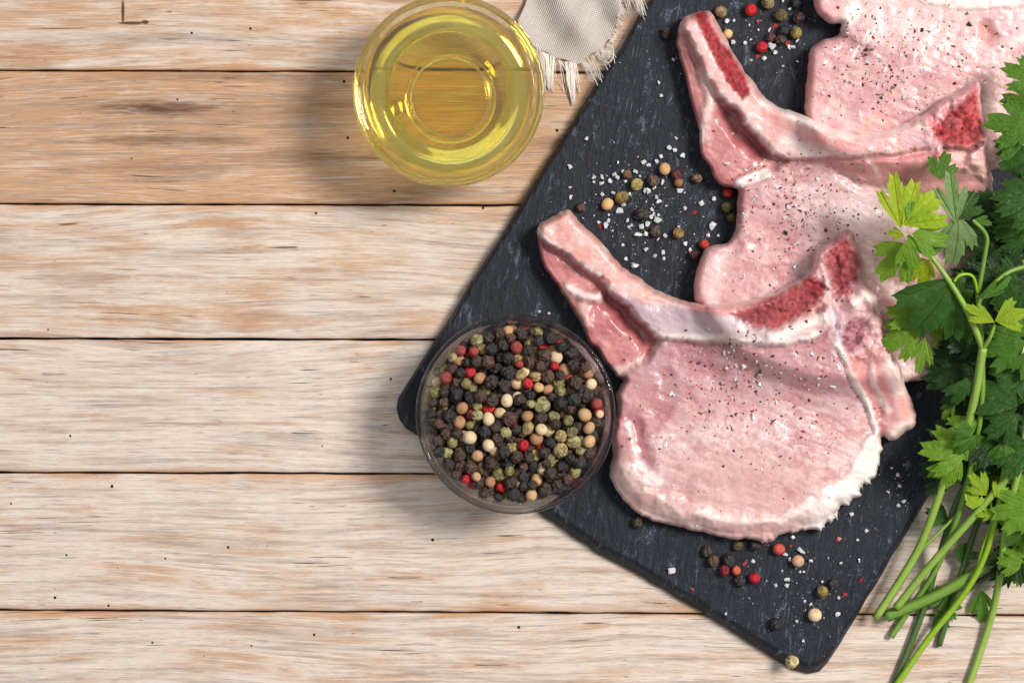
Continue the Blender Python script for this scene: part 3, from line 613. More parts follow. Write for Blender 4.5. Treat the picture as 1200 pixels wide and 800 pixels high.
def chop(label, poly, lay, label_at, parts, T, R, loc, drape):
    B0 = ZG.copy()
    B = np.maximum(blur(B0, drape), B0 * .0 + SLZ * .9)
    B = blur(np.maximum(B, B0 + .2), 3, 1) + .1
    zb = lambda X, Y: zsample(B, X, Y)
    def top(X, Y, d):
        L = lay(X.ravel(), Y.ravel(), d.ravel())
        t = np.clip(d / (R(X, Y) if callable(R) else R), 0, 1); pr = .30 + .70 * np.sqrt(1 - (1 - t) ** 2)
        fade = ss(d, 0, 7)
        z = zb(X, Y) + np.maximum(T * pr + L.h.reshape(X.shape) * (.3 + .7 * fade) * pr, 2.5)
        return np.maximum(z, zsample(B0, X, Y) + 1.5)
    def colour(X, Y, d):
        L = lay(X, Y, d); w = ss(L.c.min(1), .50, .78)[:, None]; L.c = L.c * (np.array([.84, .77, .77]) * (1 - w) + w * np.array([.98, .95, .94]))
        return np.concatenate([np.clip(L.c, 0, 1), np.clip(L.r, .12, 1)[:, None]], 1)
    root = thing('pork_chop', label, 'pork chop', loc, 'raw pork chops overlapping on the slate')
    relief(root, poly, 1.6, top, zb, colour, parts, MEAT, label_at, inset=7, skirt=(.35, .5))
    return root
chop('raw pork chop at the back, cropped by the upper edge, farthest from the peppercorn dish', O3, lay3, label3, ['loin_meat', 'rib_bone'], 11, 11, tuple(W(1090, 70, SLZ)), 6)
chop('raw pork chop in the middle whose rib tip shows a long dark red marrow strip', O2, lay2, label2, ['loin_meat', 'rib_bone', 'rib_meat', 'meat_fold', 'spine_bone'], 11, 10, tuple(W(980, 250, SLZ)), 7)
chop('whole raw pork chop at the front beside the peppercorn dish, white fat rim below', O1, lay1, label1, ['loin_meat', 'fat_rim', 'rib_bone', 'rib_meat', 'spine_bone', 'meat_strip'], 11.5, lambda X, Y: 9 + 13 * ss(Y, 500, 570) * ss(X, 1010, 900), tuple(W(860, 480, SLZ)), 7)

# ------------------------------------------------------------------ ground spice and salt on the meat
M = Mat('ground_spice'); M.pbr(Base_Color=M.attr().outputs['Color'], Roughness=.6); MSP = M.m
M = Mat('salt'); pb = M.pbr(Base_Color=c4(246, 246, 248), Roughness=.2, Transmission_Weight=.5, IOR=1.5, Subsurface_Weight=.0); MSALT = M.m
FLK = [((128, 28, 32), 2), ((164, 50, 44), 2), ((34, 26, 24), 4), ((70, 48, 34), 3), ((96, 84, 46), 2), ((206, 176, 132), 2)]
fl_cols = [c for c, w in FLK for _ in range(w)]
def hull(n, sx, sy, sz, r):
    bm = bmesh.new()
    for _ in range(n): bm.verts.new((r.uniform(-1, 1) * sx, r.uniform(-1, 1) * sy, r.uniform(-1, 1) * sz))
    res = bmesh.ops.convex_hull(bm, input=bm.verts)
    bmesh.ops.delete(bm, geom=list({g for g in res['geom_interior'] + res['geom_unused'] if isinstance(g, bmesh.types.BMVert)}), context='VERTS')
    bm.verts.index_update()
    V = [v.co.copy() for v in bm.verts]; F = [tuple(v.index for v in f.verts) for f in bm.faces]; bm.free(); return V, F
HULLS = [hull(8, 1, .75, .45, random) for _ in range(12)]
def scatter(name, label, cat, spots, sz, cols, mat):
    V = []; F = []; C = []
    for (x, y) in spots:
        hv, hf = HULLS[rng.integers(len(HULLS))]; s_ = rng.lognormal(math.log(sz), .38) ; e = Euler(rng.uniform(-.5, .5, 2).tolist() + [rng.uniform(0, 6.3)]).to_matrix()
        ck_ = cols[rng.integers(len(cols))]; s_ *= 1.12 if (ck_[0] > 140 and ck_[1] < 60) else 1.0
        col = lin(*ck_) * rng.uniform(.7, 1.25)
        c = W(x, y, float(zsample(ZG, x, y)) + s_ * S / MM * .18); o_ = len(V)
        for v in hv: V.append(c + (e @ v) * (s_ * S)); C.append((*col, 1))
        F += [tuple(i + o_ for i in f) for f in hf]
    me = pymesh(name, V, F, False); setcol(me, C); o = link(name, me, mat); tag(o, label, cat, None, 'stuff'); return o
def cloud(n, cx, cy_, sx, sy, poly, mask=None):
    out = []
    while len(out) < n:
        x = rng.normal(cx, sx); y = rng.normal(cy_, sy)
        if 0 < x < 1210 and y > -10 and sdf(np.array([x]), np.array([y]), poly)[0] > 6 and (mask is None or sdf(np.array([x]), np.array([y]), mask)[0] < -3): out.append((x, y))
    return out
s1 = cloud(230, 872, 452, 50, 34, O1) + cloud(130, 880, 480, 90, 62, O1) + cloud(40, 960, 350, 45, 40, O1) + cloud(16, 780, 440, 40, 40, O1)
s2 = cloud(220, 925, 250, 48, 42, O2, O1) + cloud(80, 1000, 250, 70, 60, O2, O1) + cloud(30, 1090, 160, 45, 35, O2, O1)
s3 = cloud(210, 1030, 75, 45, 38, O3, O2) + cloud(100, 1090, 70, 75, 55, O3, O2)
scatter('cracked_spice', 'red, black and tan crushed pepper flakes on the front chop', 'crushed pepper', s1, 1.6, fl_cols, MSP)
scatter('cracked_spice', 'red, black and tan crushed pepper flakes on the middle chop', 'crushed pepper', s2, 1.55, fl_cols, MSP)
scatter('cracked_spice', 'red, black and tan crushed pepper flakes on the back chop', 'crushed pepper', s3, 1.55, fl_cols, MSP)
scatter('salt_grains', 'white salt grains sprinkled over the front chop', 'salt', cloud(90, 885, 440, 70, 36, O1) + cloud(50, 870, 510, 80, 50, O1), 2.2, [(250, 250, 250)], MSALT)
scatter('salt_grains', 'white salt grains sprinkled over the middle chop', 'salt', cloud(110, 930, 270, 60, 50, O2, O1), 2.1, [(250, 250, 250)], MSALT)
scatter('salt_grains', 'white salt grains sprinkled over the back chop', 'salt', cloud(120, 1040, 70, 60, 45, O3, O2), 2.2, [(250, 250, 250)], MSALT)

# ------------------------------------------------------------------ glass bowl of oil and glass dish
M = Mat('clear_glass'); g = M.n('BsdfGlass', {'Color': (.97, .985, .985, 1), 'Roughness': .0, 'IOR': 1.47}); t_ = M.n('BsdfTransparent', {'Color': (.98, .99, .99, 1)}); x_ = M.n('MixShader', {0: .14, 1: g.outputs[0], 2: t_.outputs[0]}); M.t.links.new(x_.outputs[0], M.out.inputs[0]); MGL = M.m
M = Mat('thin_glass'); g = M.n('BsdfGlass', {'Color': (.97, .985, .985, 1), 'Roughness': .0, 'IOR': 1.47}); t_ = M.n('BsdfTransparent', {'Color': (.98, .99, .99, 1)}); x_ = M.n('MixShader', {0: .28, 1: g.outputs[0], 2: t_.outputs[0]}); M.t.links.new(x_.outputs[0], M.out.inputs[0]); MGT = M.m
# the oil's index is that of the glass, so the face between them bends nothing: only its free surface refracts
M = Mat('golden_oil')
g = M.n('BsdfGlass', {'Color': (1, 1, 1, 1), 'Roughness': .0, 'IOR': 1.47}); t_ = M.n('BsdfTransparent', {'Color': (1, 1, 1, 1)})
x_ = M.n('MixShader', {0: M.m_('MULTIPLY', M.attr('free_surface').outputs['Fac'], .96), 1: t_.outputs[0], 2: g.outputs[0]}); M.t.links.new(x_.outputs[0], M.out.inputs[0])
va = M.n('VolumeAbsorption', {'Color': (.985, .89, .0, 1), 'Density': 64.0}); M.t.links.new(va.outputs[0], M.out.inputs['Volume']); MOIL = M.m

def smoothprof(P, n=6): return [tuple(q) for q in catmull(np.array(P), n, False)]
def bowl(name, label, cat, px, py, z0, prof, kx, shut=True, mat=None):
    c = W(px, py, z0); V, F = lathe([(max(r, .02) * MM, z * MM) for r, z in prof], 128)
    n = 128; F = F + [tuple(reversed(range(n)))] + ([tuple((len(prof) - 1) * n + j for j in range(n))] if shut else [])
    me = pymesh(name, V, F); o = bpy.data.objects.new(name, me); COL.objects.link(o); me.materials.append(mat or MGL); o.location = c
    tag(o, label, cat); return o
oil_in = smoothprof([(0, 5.0), (9, 5.0), (13.5, 5.2), (17.5, 7.0), (21.5, 10.5), (25.5, 16), (28.6, 23), (30.6, 30), (31.3, 33.4)])
oil_out = smoothprof([(0, 1.4), (10, 1.4), (13.2, 1.2), (14.3, 0.1), (15.4, .0), (16.2, .9), (19.5, 3.6), (24, 8.2), (28, 14.5), (31, 22), (32.8, 29), (33.1, 32.8), (33.0, 34.4), (32.3, 34.9), (31.6, 34.5)])
LV = 27.5; rt = float(np.interp(LV, [z for r, z in oil_in], [r for r, z in oil_in]))
wall = [(r, z) for r, z in oil_in if z > LV + .4]
bowl('glass_bowl', 'round clear glass bowl filled with yellow oil on the wooden planks', 'bowl', 528.5, 117, .1, oil_out + wall[::-1] + [(rt, LV)], 0, False)
prof = [(max(r - .15, 0), z + .15) for r, z in oil_in if z < LV - .8] + [(rt - .05, LV - .1), (rt, LV)]
ns = len(prof); prof += [(rt - .5, LV - .12), (rt - 1.6, LV - .16), (rt * .5, LV - .16), (0.02, LV - .16)]
V, F = lathe([(max(r, .02) * MM, z * MM) for r, z in prof], 128); n = 128
mi = [1 if k // n < ns - 1 else 0 for k in range(len(F))]
F = F + [tuple(reversed(range(n))), tuple((len(prof) - 1) * n + j for j in range(n))]; mi += [1, 0]
me = pymesh('cooking_oil', V, F); o = bpy.data.objects.new('cooking_oil', me); COL.objects.link(o); me.materials.append(MOIL); o.location = W(528.5, 117, .1)
fa = me.attributes.new('free_surface', 'FLOAT', 'FACE'); fa.data.foreach_set('value', [1.0 - q for q in mi])
tag(o, 'clear golden yellow oil filling the glass bowl', 'oil')

DZ = SLZ + .1
dish_in = smoothprof([(0, 2.6), (18, 2.6), (23, 3.2), (26.5, 5.6), (28.8, 10), (30.4, 16), (31.6, 22), (32.1, 24.6)])
dish_out = smoothprof([(0, .6), (19, .6), (20.5, .0), (22.5, .05), (25.5, 1.4), (28.6, 4.6), (31, 10), (32.6, 16), (33.5, 22), (34.3, 24.2), (34.5, 25.6), (33.9, 26.7), (32.9, 26.6)])
bowl('glass_dish', 'shallow clear glass dish full of mixed peppercorns at the slate corner', 'dish', 604, 483, DZ, dish_out + dish_in[::-1], 0, True, MGT)

# ------------------------------------------------------------------ peppercorns
def corn_mesh(name, wr, seed):
    bm = bmesh.new(); bmesh.ops.create_icosphere(bm, subdivisions=4 if wr > .05 else 3, radius=1)
    r = np.random.default_rng(seed); P = np.array([v.co[:] for v in bm.verts])
    K = r.normal(0, 1, (14, 3)) * 2.6; ph = r.uniform(0, 6.3, 14)
    wob = .12 * np.sin(P @ K[:2].T * .5 + ph[:2]).sum(1) * .5
    Pw = P + .25 * np.stack([np.sin(P @ K[a] * .9 + ph[a]) for a in (11, 12, 13)], 1)
    n = np.sin(Pw @ (K[2:6].T * 1.25) + ph[2:6]).sum(1) / 2.0
    n2 = np.sin(Pw @ (K[6:11].T * 2.3) + ph[6:11]).sum(1) / 2.2
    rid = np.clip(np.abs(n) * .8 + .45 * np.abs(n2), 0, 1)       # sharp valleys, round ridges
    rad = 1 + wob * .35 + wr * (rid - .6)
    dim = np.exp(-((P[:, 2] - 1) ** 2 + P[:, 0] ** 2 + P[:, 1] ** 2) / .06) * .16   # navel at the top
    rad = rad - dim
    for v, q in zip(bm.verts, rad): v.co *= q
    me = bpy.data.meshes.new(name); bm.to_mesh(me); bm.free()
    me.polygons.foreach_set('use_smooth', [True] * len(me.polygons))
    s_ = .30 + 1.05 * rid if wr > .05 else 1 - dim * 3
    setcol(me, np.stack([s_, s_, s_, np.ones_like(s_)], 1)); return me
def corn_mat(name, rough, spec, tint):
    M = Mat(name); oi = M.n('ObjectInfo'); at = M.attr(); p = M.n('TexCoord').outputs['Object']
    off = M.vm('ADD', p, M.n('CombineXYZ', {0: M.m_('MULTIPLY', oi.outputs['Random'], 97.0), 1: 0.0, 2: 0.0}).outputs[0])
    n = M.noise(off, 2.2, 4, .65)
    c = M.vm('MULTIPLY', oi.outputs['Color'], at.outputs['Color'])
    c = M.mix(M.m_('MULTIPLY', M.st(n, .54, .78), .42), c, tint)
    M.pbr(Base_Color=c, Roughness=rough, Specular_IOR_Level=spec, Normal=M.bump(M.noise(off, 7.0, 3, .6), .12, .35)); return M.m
CM = {'black': corn_mat('black_pepper', .40, .55, c4(96, 72, 58)), 'green': corn_mat('green_pepper', .6, .35, c4(150, 130, 88)),
      'white': corn_mat('white_pepper', .6, .3, c4(178, 132, 92)), 'pink': corn_mat('pink_pepper', .28, .5, c4(120, 12, 18))}
CME = {}
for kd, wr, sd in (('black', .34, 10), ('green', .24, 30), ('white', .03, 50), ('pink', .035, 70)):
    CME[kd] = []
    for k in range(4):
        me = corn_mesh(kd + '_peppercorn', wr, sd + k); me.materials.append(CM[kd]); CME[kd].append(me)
CCOL = {'black': [(42, 36, 35), (54, 42, 37), (34, 31, 33), (80, 56, 46), (62, 47, 39)], 'green': [(138, 128, 84), (150, 142, 100), (120, 112, 70), (158, 136, 92)],
        'white': [(214, 182, 142), (204, 164, 120), (222, 196, 160), (178, 132, 98)], 'pink': [(178, 24, 34), (136, 20, 30), (194, 38, 44), (150, 62, 56)]}
def corn(kd, loc, rad, label, group, col=None, squash=None):
    o = bpy.data.objects.new(kd + '_peppercorn', CME[kd][rng.integers(4)]); COL.objects.link(o); o.location = loc
    o.rotation_euler = (rng.uniform(-.9, .9), rng.uniform(-.9, .9), rng.uniform(0, 6.3)) if rng.random() < .6 else rng.uniform(0, 6.3, 3).tolist()
    o.scale = [rad * rng.uniform(.88, 1.1) for _ in range(3)] if squash is None else (rad, rad * .8, rad * squash)
    o.color = (*[float(v) for v in lin(*(col or CCOL[kd][rng.integers(len(CCOL[kd]))])) * rng.uniform(.85, 1.1)], 1)
    return tag(o, label, 'peppercorn', group)
# fill the dish: each corn is dropped and comes to rest at the lowest of many tried spots
pz = np.array([z for r, z in dish_in]); prr = np.array([r for r, z in dish_in])
order = np.argsort(prr + np.arange(len(prr)) * 1e-6); prr, pz = prr[order], pz[order]
PC = np.zeros((0, 4))
for k in range(2600):
    a = float(np.clip(rng.normal(2.12, .24), 1.5, 2.75)); lim = 31.2 - a
    rr = lim * np.sqrt(rng.random(60)); th = rng.uniform(0, 2 * math.pi, 60); xs, ys = rr * np.cos(th), rr * np.sin(th)
    z = np.interp(rr + a * .72, prr, pz) + a * .86
    if len(PC):
        dx = xs[:, None] - PC[None, :, 0]; dy = ys[:, None] - PC[None, :, 1]; sr = (a + PC[None, :, 3]) * .97
        dd = sr ** 2 - dx ** 2 - dy ** 2
        zz = np.where(dd > 0, PC[None, :, 2] + np.sqrt(np.maximum(dd, 0)), -9).max(1); z = np.maximum(z, zz)
    i = np.argmin(z + .02 * rr)
    if z[i] > 24.3 + 2.2 * (1 - (rr[i] / 31) ** 2): 
        if k > 1900: break
        continue
    PC = np.vstack([PC, [xs[i], ys[i], z[i], a]])
# how much of each corn is seen from above
gx, gy = np.meshgrid(np.arange(-32, 32, .3), np.arange(-32, 32, .3)); zt = np.full(gx.shape, -9.); who = np.full(gx.shape, -1)
for i, (x, y, z, a) in enumerate(PC):
    q = a * a - (gx - x) ** 2 - (gy - y) ** 2; h_ = np.where(q > 0, z + np.sqrt(np.maximum(q, 0)), -9); m = h_ > zt; zt[m] = h_[m]; who[m] = i
vis = np.bincount(who[who >= 0], minlength=len(PC))
top = np.argsort(-vis)[:286]; seen = set(int(i) for i in top if vis[i] > 25)
DC = W(604, 483, DZ)
DL = {'black': 'black wrinkled peppercorn among the mix heaped in the glass dish', 'green': 'olive green peppercorn among the mix heaped in the glass dish', 'white': 'cream or tan peppercorn among the mix heaped in the glass dish', 'pink': 'red peppercorn among the mix heaped in the glass dish'}
def kind_draw():
    return ['black', 'green', 'white', 'pink'][rng.choice(4, p=[.55, .20, .145, .105])]
rest = []; DISH = []
for i, (x, y, z, a) in enumerate(PC):
    pr_ = np.array([.55, .20, .15, .07 + .22 * math.exp(-((x - 2) ** 2 + (y - 12) ** 2) / 110)]); kd = ['black', 'green', 'white', 'pink'][rng.choice(4, p=pr_ / pr_.sum())]
    if i in seen: DISH.append((corn(kd, DC + Vector((x, y, z)) * MM, a * MM * (.93 if kd == 'pink' else 1.0), DL[kd], f'{kd} peppercorns heaped in the glass dish'), kd, x, y))
    else: rest.append((kd, x, y, z, a))
TONE = {'black': ['charcoal', 'brown black', 'jet black', 'reddish brown', 'dark brown'], 'green': ['olive', 'pale green', 'dark olive', 'khaki'], 'white': ['cream', 'tan', 'ivory', 'rusty tan'], 'pink': ['bright red', 'dark red', 'scarlet', 'faded red']}
HOUR = 'twelve one two three four five six seven eight nine ten eleven'.split()
cells = {}
for o, kd, x, y in DISH:
    q = np.array(o.color[:3]); q = q / (q.sum() + 1e-9)
    best = int(np.argmin([np.abs(lin(*c) - np.array(o.color[:3])).sum() for c in CCOL[kd]]))
    rr = math.hypot(x, y); hr = HOUR[int(round(((90 - math.degrees(math.atan2(y, x))) % 360) / 30)) % 12]
    ring = 'near the middle,' if rr < 10 else 'halfway out' if rr < 18 else 'near the rim' if rr < 25 else 'touching the rim'
    cells.setdefault(f'{TONE[kd][best]} peppercorn in the glass dish, {ring} towards {hr} o\'clock', []).append((rr, o))
for lab, L_ in cells.items():
    L_.sort(key=lambda t: t[0])
    for k, (rr, o) in enumerate(L_):
        o['label'] = lab if len(L_) == 1 else (('inner ' if k == 0 else 'outer ') + lab if len(L_) == 2 else ((['innermost ', 'middle ', 'outermost '] if len(L_) == 3 else ['innermost ', 'second innermost ', 'third innermost ', 'fourth innermost ', 'fifth innermost '])[min(k, 4)] + lab))
bm = bmesh.new(); bmesh.ops.create_icosphere(bm, subdivisions=2, radius=1); P0 = np.array([v.co[:] for v in bm.verts]); F0 = np.array([[v.index for v in f.verts] for f in bm.faces]); bm.free()
V = []; F = []; C = []
for kd, x, y, z, a in rest:
    o_ = len(V) * len(P0); V.append(P0 * (1 + rng.normal(0, .05, (len(P0), 1))) * a * MM + np.array(DC) + np.array([x, y, z]) * MM); F.append(F0 + o_)
    C.append(np.tile([*lin(*CCOL[kd][rng.integers(len(CCOL[kd]))]), 1], (len(P0), 1)))
me = npmesh('peppercorn_fill', np.concatenate(V), np.concatenate(F)); setcol(me, np.concatenate(C)); o = link('peppercorn_fill', me, MSP)
tag(o, 'buried peppercorns filling the glass dish under the top layer', 'peppercorns', None, 'stuff')

# loose peppercorns on the board: px, py, radius px, kind, colour, label
LO = [(779, 198, 7.5, 'white', (206, 164, 112), 'tan peppercorn topmost in the salt patch between the two rib bones'),
 (735, 204, 5.2, 'black', (112, 82, 58), 'small brown peppercorn beside large salt crystals, left end of the salt patch'),
 (746, 216, 6.6, 'green', (170, 150, 96), 'yellowish peppercorn among salt just right of the small brown one'),
 (766, 211, 6.6, 'black', (112, 84, 74), 'grey brown peppercorn left below the topmost tan one'),
 (793, 205, 6.2, 'black', (96, 44, 44), 'dark reddish peppercorn touching a chestnut one right of the topmost tan one'),
 (795, 214, 5.8, 'white', (150, 104, 70), 'chestnut peppercorn below the dark reddish one'),
 (817, 209, 6.0, 'black', (116, 86, 68), 'lone brown peppercorn left of the middle chop'),
 (729, 231, 7.8, 'green', (134, 112, 66), 'olive peppercorn touching the tan one at lower left of the salt patch'),
 (712, 239, 7.4, 'white', (218, 176, 120), 'bright tan peppercorn nearest the front rib tip'),
 (681, 243, 5.6, 'black', (86, 62, 52), 'small dark peppercorn just above the front rib tip'),
 (753, 251, 7.6, 'black', (48, 40, 36), 'large black peppercorn in the middle of the salt patch'),
 (768, 271, 6.6, 'black', (74, 62, 46), 'blackish peppercorn beside square salt crystals below the large black one'),
 (795, 273, 6.0, 'green', (146, 120, 74), 'olive peppercorn showing its hole, lowest of the salt patch'),
 (825, 286, 6.4, 'pink', (186, 58, 46), 'orange red peppercorn at the upper left edge of the middle loin'),
 (814, 299, 6.0, 'black', (70, 34, 34), 'dark maroon peppercorn below the orange red one'),
 (852, 243, 6.8, 'green', (96, 84, 50), 'dim olive peppercorn in shadow beside the middle loin'),
 (853, 226, 6.2, 'pink', (168, 18, 26), 'deep red peppercorn tucked below the middle rib meat'),
 (857, 255, 5.6, 'green', (92, 80, 50), 'half hidden olive peppercorn lowest beside the middle loin'),
 (829, 645, 6.2, 'black', (66, 52, 44), 'small black peppercorn leftmost of the cluster below the front chop'),
 (836, 657, 6.8, 'black', (96, 78, 54), 'brownish wrinkled peppercorn under the leftmost one below the front chop'),
 (854, 655, 6.8, 'black', (48, 42, 42), 'jet black peppercorn in the middle of the cluster below the front chop'),
 (849, 668, 7.2, 'pink', (116, 20, 32), 'crushed dark red peppercorn in the cluster below the front chop'),
 (863, 668, 5.6, 'pink', (196, 92, 64), 'small orange peppercorn in the cluster below the front chop'),
 (867, 680, 6.6, 'black', (44, 38, 40), 'black peppercorn lowest in the cluster below the front chop'),
 (884, 677, 7.4, 'pink', (190, 24, 34), 'glossy red peppercorn right of the cluster below the front chop'),
 (865, 639, 5.6, 'green', (92, 82, 54), 'dark olive peppercorn touching the front chop fat rim'),
 (885, 638, 6.4, 'black', (52, 44, 42), 'black peppercorn under the white fat tip of the front chop'),
 (913, 643, 7.4, 'pink', (206, 84, 72), 'salmon red peppercorn beside the white fat tip of the front chop'),
 (935, 657, 7.4, 'white', (212, 170, 134), 'pinkish tan peppercorn between salt grains right of the salmon one'),
 (964, 693, 7.4, 'green', (146, 128, 72), 'olive peppercorn leaning against a black one near the right slate edge'),
 (976, 684, 6.2, 'black', (48, 42, 42), 'black peppercorn behind the olive one near the right slate edge'),
 (955, 720, 7.8, 'white', (228, 196, 158), 'cream peppercorn above the lower slate corner'),
 (909, 731, 7.0, 'black', (42, 36, 38), 'lone black peppercorn left of the lower slate corner'),
 (928, 775, 7.4, 'green', (190, 172, 126), 'pale yellow peppercorn at the very bottom edge of the slate'),
 (747, 612, 6.4, 'black', (72, 58, 40), 'dim dark peppercorn in shadow left below the front chop'),
 (880, 12, 8.0, 'pink', (196, 20, 32), 'big red peppercorn right of the middle rib tip'),
 (900, 3, 7.4, 'green', (134, 116, 78), 'olive peppercorn at the upper picture edge beside the big red one'),
 (915, 18, 7.0, 'green', (110, 94, 62), 'brown olive peppercorn right of the big red one'),
 (933, 4, 6.2, 'black', (48, 40, 40), 'black peppercorn at the upper picture edge by the back chop'),
 (845, 14, 7.2, 'green', (138, 116, 80), 'yellow brown peppercorn touching the middle rib tip'),
 (853, 40, 5.4, 'white', (216, 178, 132), 'small cream peppercorn against the side of the middle rib'),
 (893, 55, 7.2, 'pink', (176, 22, 40), 'shiny crimson peppercorn beside a salt flake, lowest in the upper group'),
 (903, 44, 5.8, 'black', (82, 46, 46), 'dark purple peppercorn above the shiny crimson one'),
 (915, 47, 6.4, 'black', (70, 50, 44), 'brown black peppercorn right of the dark purple one'),
 (933, 39, 7.2, 'green', (142, 122, 70), 'olive peppercorn rightmost in the upper group'),
 (919, 36, 6.0, 'black', (40, 36, 38), 'black peppercorn left of the rightmost olive one'),
 (936, 21, 6.8, 'black', (62, 44, 42), 'shadowed dark peppercorn nearest the back chop'),
 (781, 39, 6.0, 'black', (60, 48, 40), 'black peppercorn left of the middle rib tip')]
for x, y, rpx, kd, colr, lab in LO:
    z = float(zsample(ZG_ := ZG, x, y)); z = min(z, SLZ + .3)
    rad = rpx * S * .96
    corn(kd, W(x, y, z + rad / MM * .88), rad, lab, 'loose peppercorns on the slate', colr)

# red pepper skins lying on the board
M = Mat('pepper_skin'); M.pbr(Base_Color=c4(150, 26, 34), Roughness=.4); MSK = M.m
for x, y, rp, lab in [(705, 265, 4.5, 'red pepper skin with salt right of the front rib tip'), (814, 249, 4, 'small red pepper skin alone left of the middle chop'), (810, 690, 3.5, 'tiny red pepper flake near the lower left slate edge'), (873, 660, 4.5, 'red pepper skin behind the glossy red peppercorn'),
    (983, 632, 4.8, 'red pepper flake between salt grains below the fat rim'), (1008, 679, 4, 'brownish red flake nearest the right slate edge'), (990, 696, 3.4, 'small red flake right of the leaning olive peppercorn'), (927, 640, 3.2, 'small red flake just right of the salmon peppercorn'),
    (923, 50, 4, 'dark red flake right of the shiny crimson peppercorn'), (907, 31, 5.2, 'largest red pepper skin in the upper group'), (889, 27, 3.6, 'small dim red flake below the big red peppercorn'), (889, 66, 4, 'red flake just under the shiny crimson peppercorn')]:
    hv, hf = hull(9, 1, .7, .22, random); s_ = rp * S
    me = pymesh('pepper_skin', [v * s_ for v in hv], hf, False); me.materials.append(MSK)
    o = bpy.data.objects.new('pepper_skin', me); COL.objects.link(o); o.location = W(x, y, SLZ + .45); o.rotation_euler = (rng.uniform(-.3, .3), rng.uniform(-.3, .3), rng.uniform(0, 6))
    tag(o, lab, 'pepper flake', 'red pepper skins on the slate')

# coarse salt crystals
SM = []
for k in range(8):
    hv, hf = hull(22, random.uniform(.8, 1.15), random.uniform(.7, 1.0), random.uniform(.5, .8), random)
    me = pymesh('salt_crystal', hv, hf, False); me.materials.append(MSALT); SM.append(me)
SALT = []
def salt(pts, lab, grp):
    for x, y, r_ in pts:
        o = bpy.data.objects.new('salt_crystal', SM[rng.integers(8)]); COL.objects.link(o)
        o.location = W(x, y, SLZ + .1 + r_ * S / MM * .5); o.scale = [r_ * S * rng.uniform(.62, 1.05) for _ in range(3)]; o.rotation_euler = (rng.uniform(-.3, .3), rng.uniform(-.3, .3), rng.uniform(0, 6.3))
        tag(o, lab, 'salt crystal', grp); SALT.append((o, x, y, r_))
def name_salt():
    sets = {}; rt_ = []
    for o, x, y, r_ in SALT:
        k = min(range(len(LO)), key=lambda i: (LO[i][0] - x) ** 2 + (LO[i][1] - y) ** 2); dx, dy = x - LO[k][0], LO[k][1] - y
        dr_ = ['right of', 'upper right of', 'above', 'upper left of', 'left of', 'lower left of', 'below', 'lower right of'][int(round(math.degrees(math.atan2(dy, dx)) / 45)) % 8]
        short = LO[k][5]
        for cut in (' between the two rib bones', ' below the front chop', ' near the right slate edge', ' at the upper picture edge', ' in the upper group', ' of the salt patch', ' in the salt patch', ', left end', ', lowest', ', leftmost', ' among salt', ' beside large salt crystals', ' between salt grains', ' showing its hole', ' beside square salt crystals', ' beside a salt flake', ' touching a chestnut one', ' touching the tan one', ' in the middle', ' leaning against a black one', ' in the cluster', ' of the cluster', ' nearest the front rib tip', ' at the upper left edge of the middle loin', ' beside the white fat tip of the front chop', ' beside the white fat tip', ' against the side of the middle rib', ' at the very bottom edge of the slate', ' right of the dark purple one', ' just right of the small brown one', ' left below the topmost tan one', ' just above the front rib tip', ' right of the salmon one'): short = short.replace(cut, '')
        near = 'touching' if math.hypot(dx, dy) < LO[k][2] + r_ + 4 else 'close' if math.hypot(dx, dy) < 22 else 'far'
        if x > 985 and y < 640: rt_.append((y, o)); continue
        lab = f"{'big' if r_ >= 4.4 else 'medium' if r_ >= 3.5 else 'small'} salt crystal {near} {dr_} the {short}"
        sets.setdefault(lab, []).append((math.hypot(dx, dy), o))
    for k, (_, o) in enumerate(sorted(rt_, key=lambda t: t[0])): o['label'] = ['topmost', 'second highest', 'third highest', 'fourth highest', 'fifth highest', 'sixth highest', 'seventh highest', 'eighth highest', 'lowest'][min(k, 8)] + ' white salt crystal on bare slate right of the front fat rim'
    for lab, L_ in sets.items():
        L_.sort(key=lambda t: t[0])
        for k, (_, o) in enumerate(L_):
            w = lab.split()
            if len(L_) > 3: w = [['nearest', 'second', 'third', 'fourth', 'fifth', 'sixth'][min(k, 5)]] + w
            if len(L_) == 2: w = [['nearer', 'farther'][k]] + w
            elif len(L_) == 3: w = [['nearest', 'middle', 'farthest'][k]] + w
            o['label'] = ' '.join(w[:16]).rstrip(',')
            if len(w) > 16: print('LONG', ' '.join(w))
A = [(320, 152), (470, 150, 4.5), (500, 168), (547, 145), (573, 117), (627, 68), (655, 80), (705, 112), (230, 237, 4), (180, 240), (180, 266), (275, 262, 4), (298, 222, 5), (318, 240, 5), (225, 275), (350, 205), (425, 205, 4.5), (450, 232), (365, 262), (580, 265, 4.5), (535, 298), (480, 318, 4), (500, 318, 4), (685, 318, 4), (40, 298), (43, 355), (230, 338), (293, 330), (390, 335), (355, 400, 4), (330, 433, 4.5), (267, 458), (265, 492), (208, 502), (250, 520, 4), (550, 355, 4), (560, 380, 4), (605, 408), (713, 420), (520, 428), (530, 455), (558, 460), (553, 490, 4.5), (515, 470), (495, 512, 4.5), (457, 527, 5), (385, 530), (378, 490), (400, 520), (437, 577, 5), (485, 570, 5), (597, 580, 4.5), (677, 530), (717, 627, 4), (745, 668, 4.5), (810, 390, 4), (883, 363, 4), (873, 522, 5), (850, 580), (485, 660, 4), (537, 700, 4), (585, 680, 4.8), (590, 715), (420, 757, 4), (555, 600), (138, 12), (910, 580), (350, 635), (365, 715)]
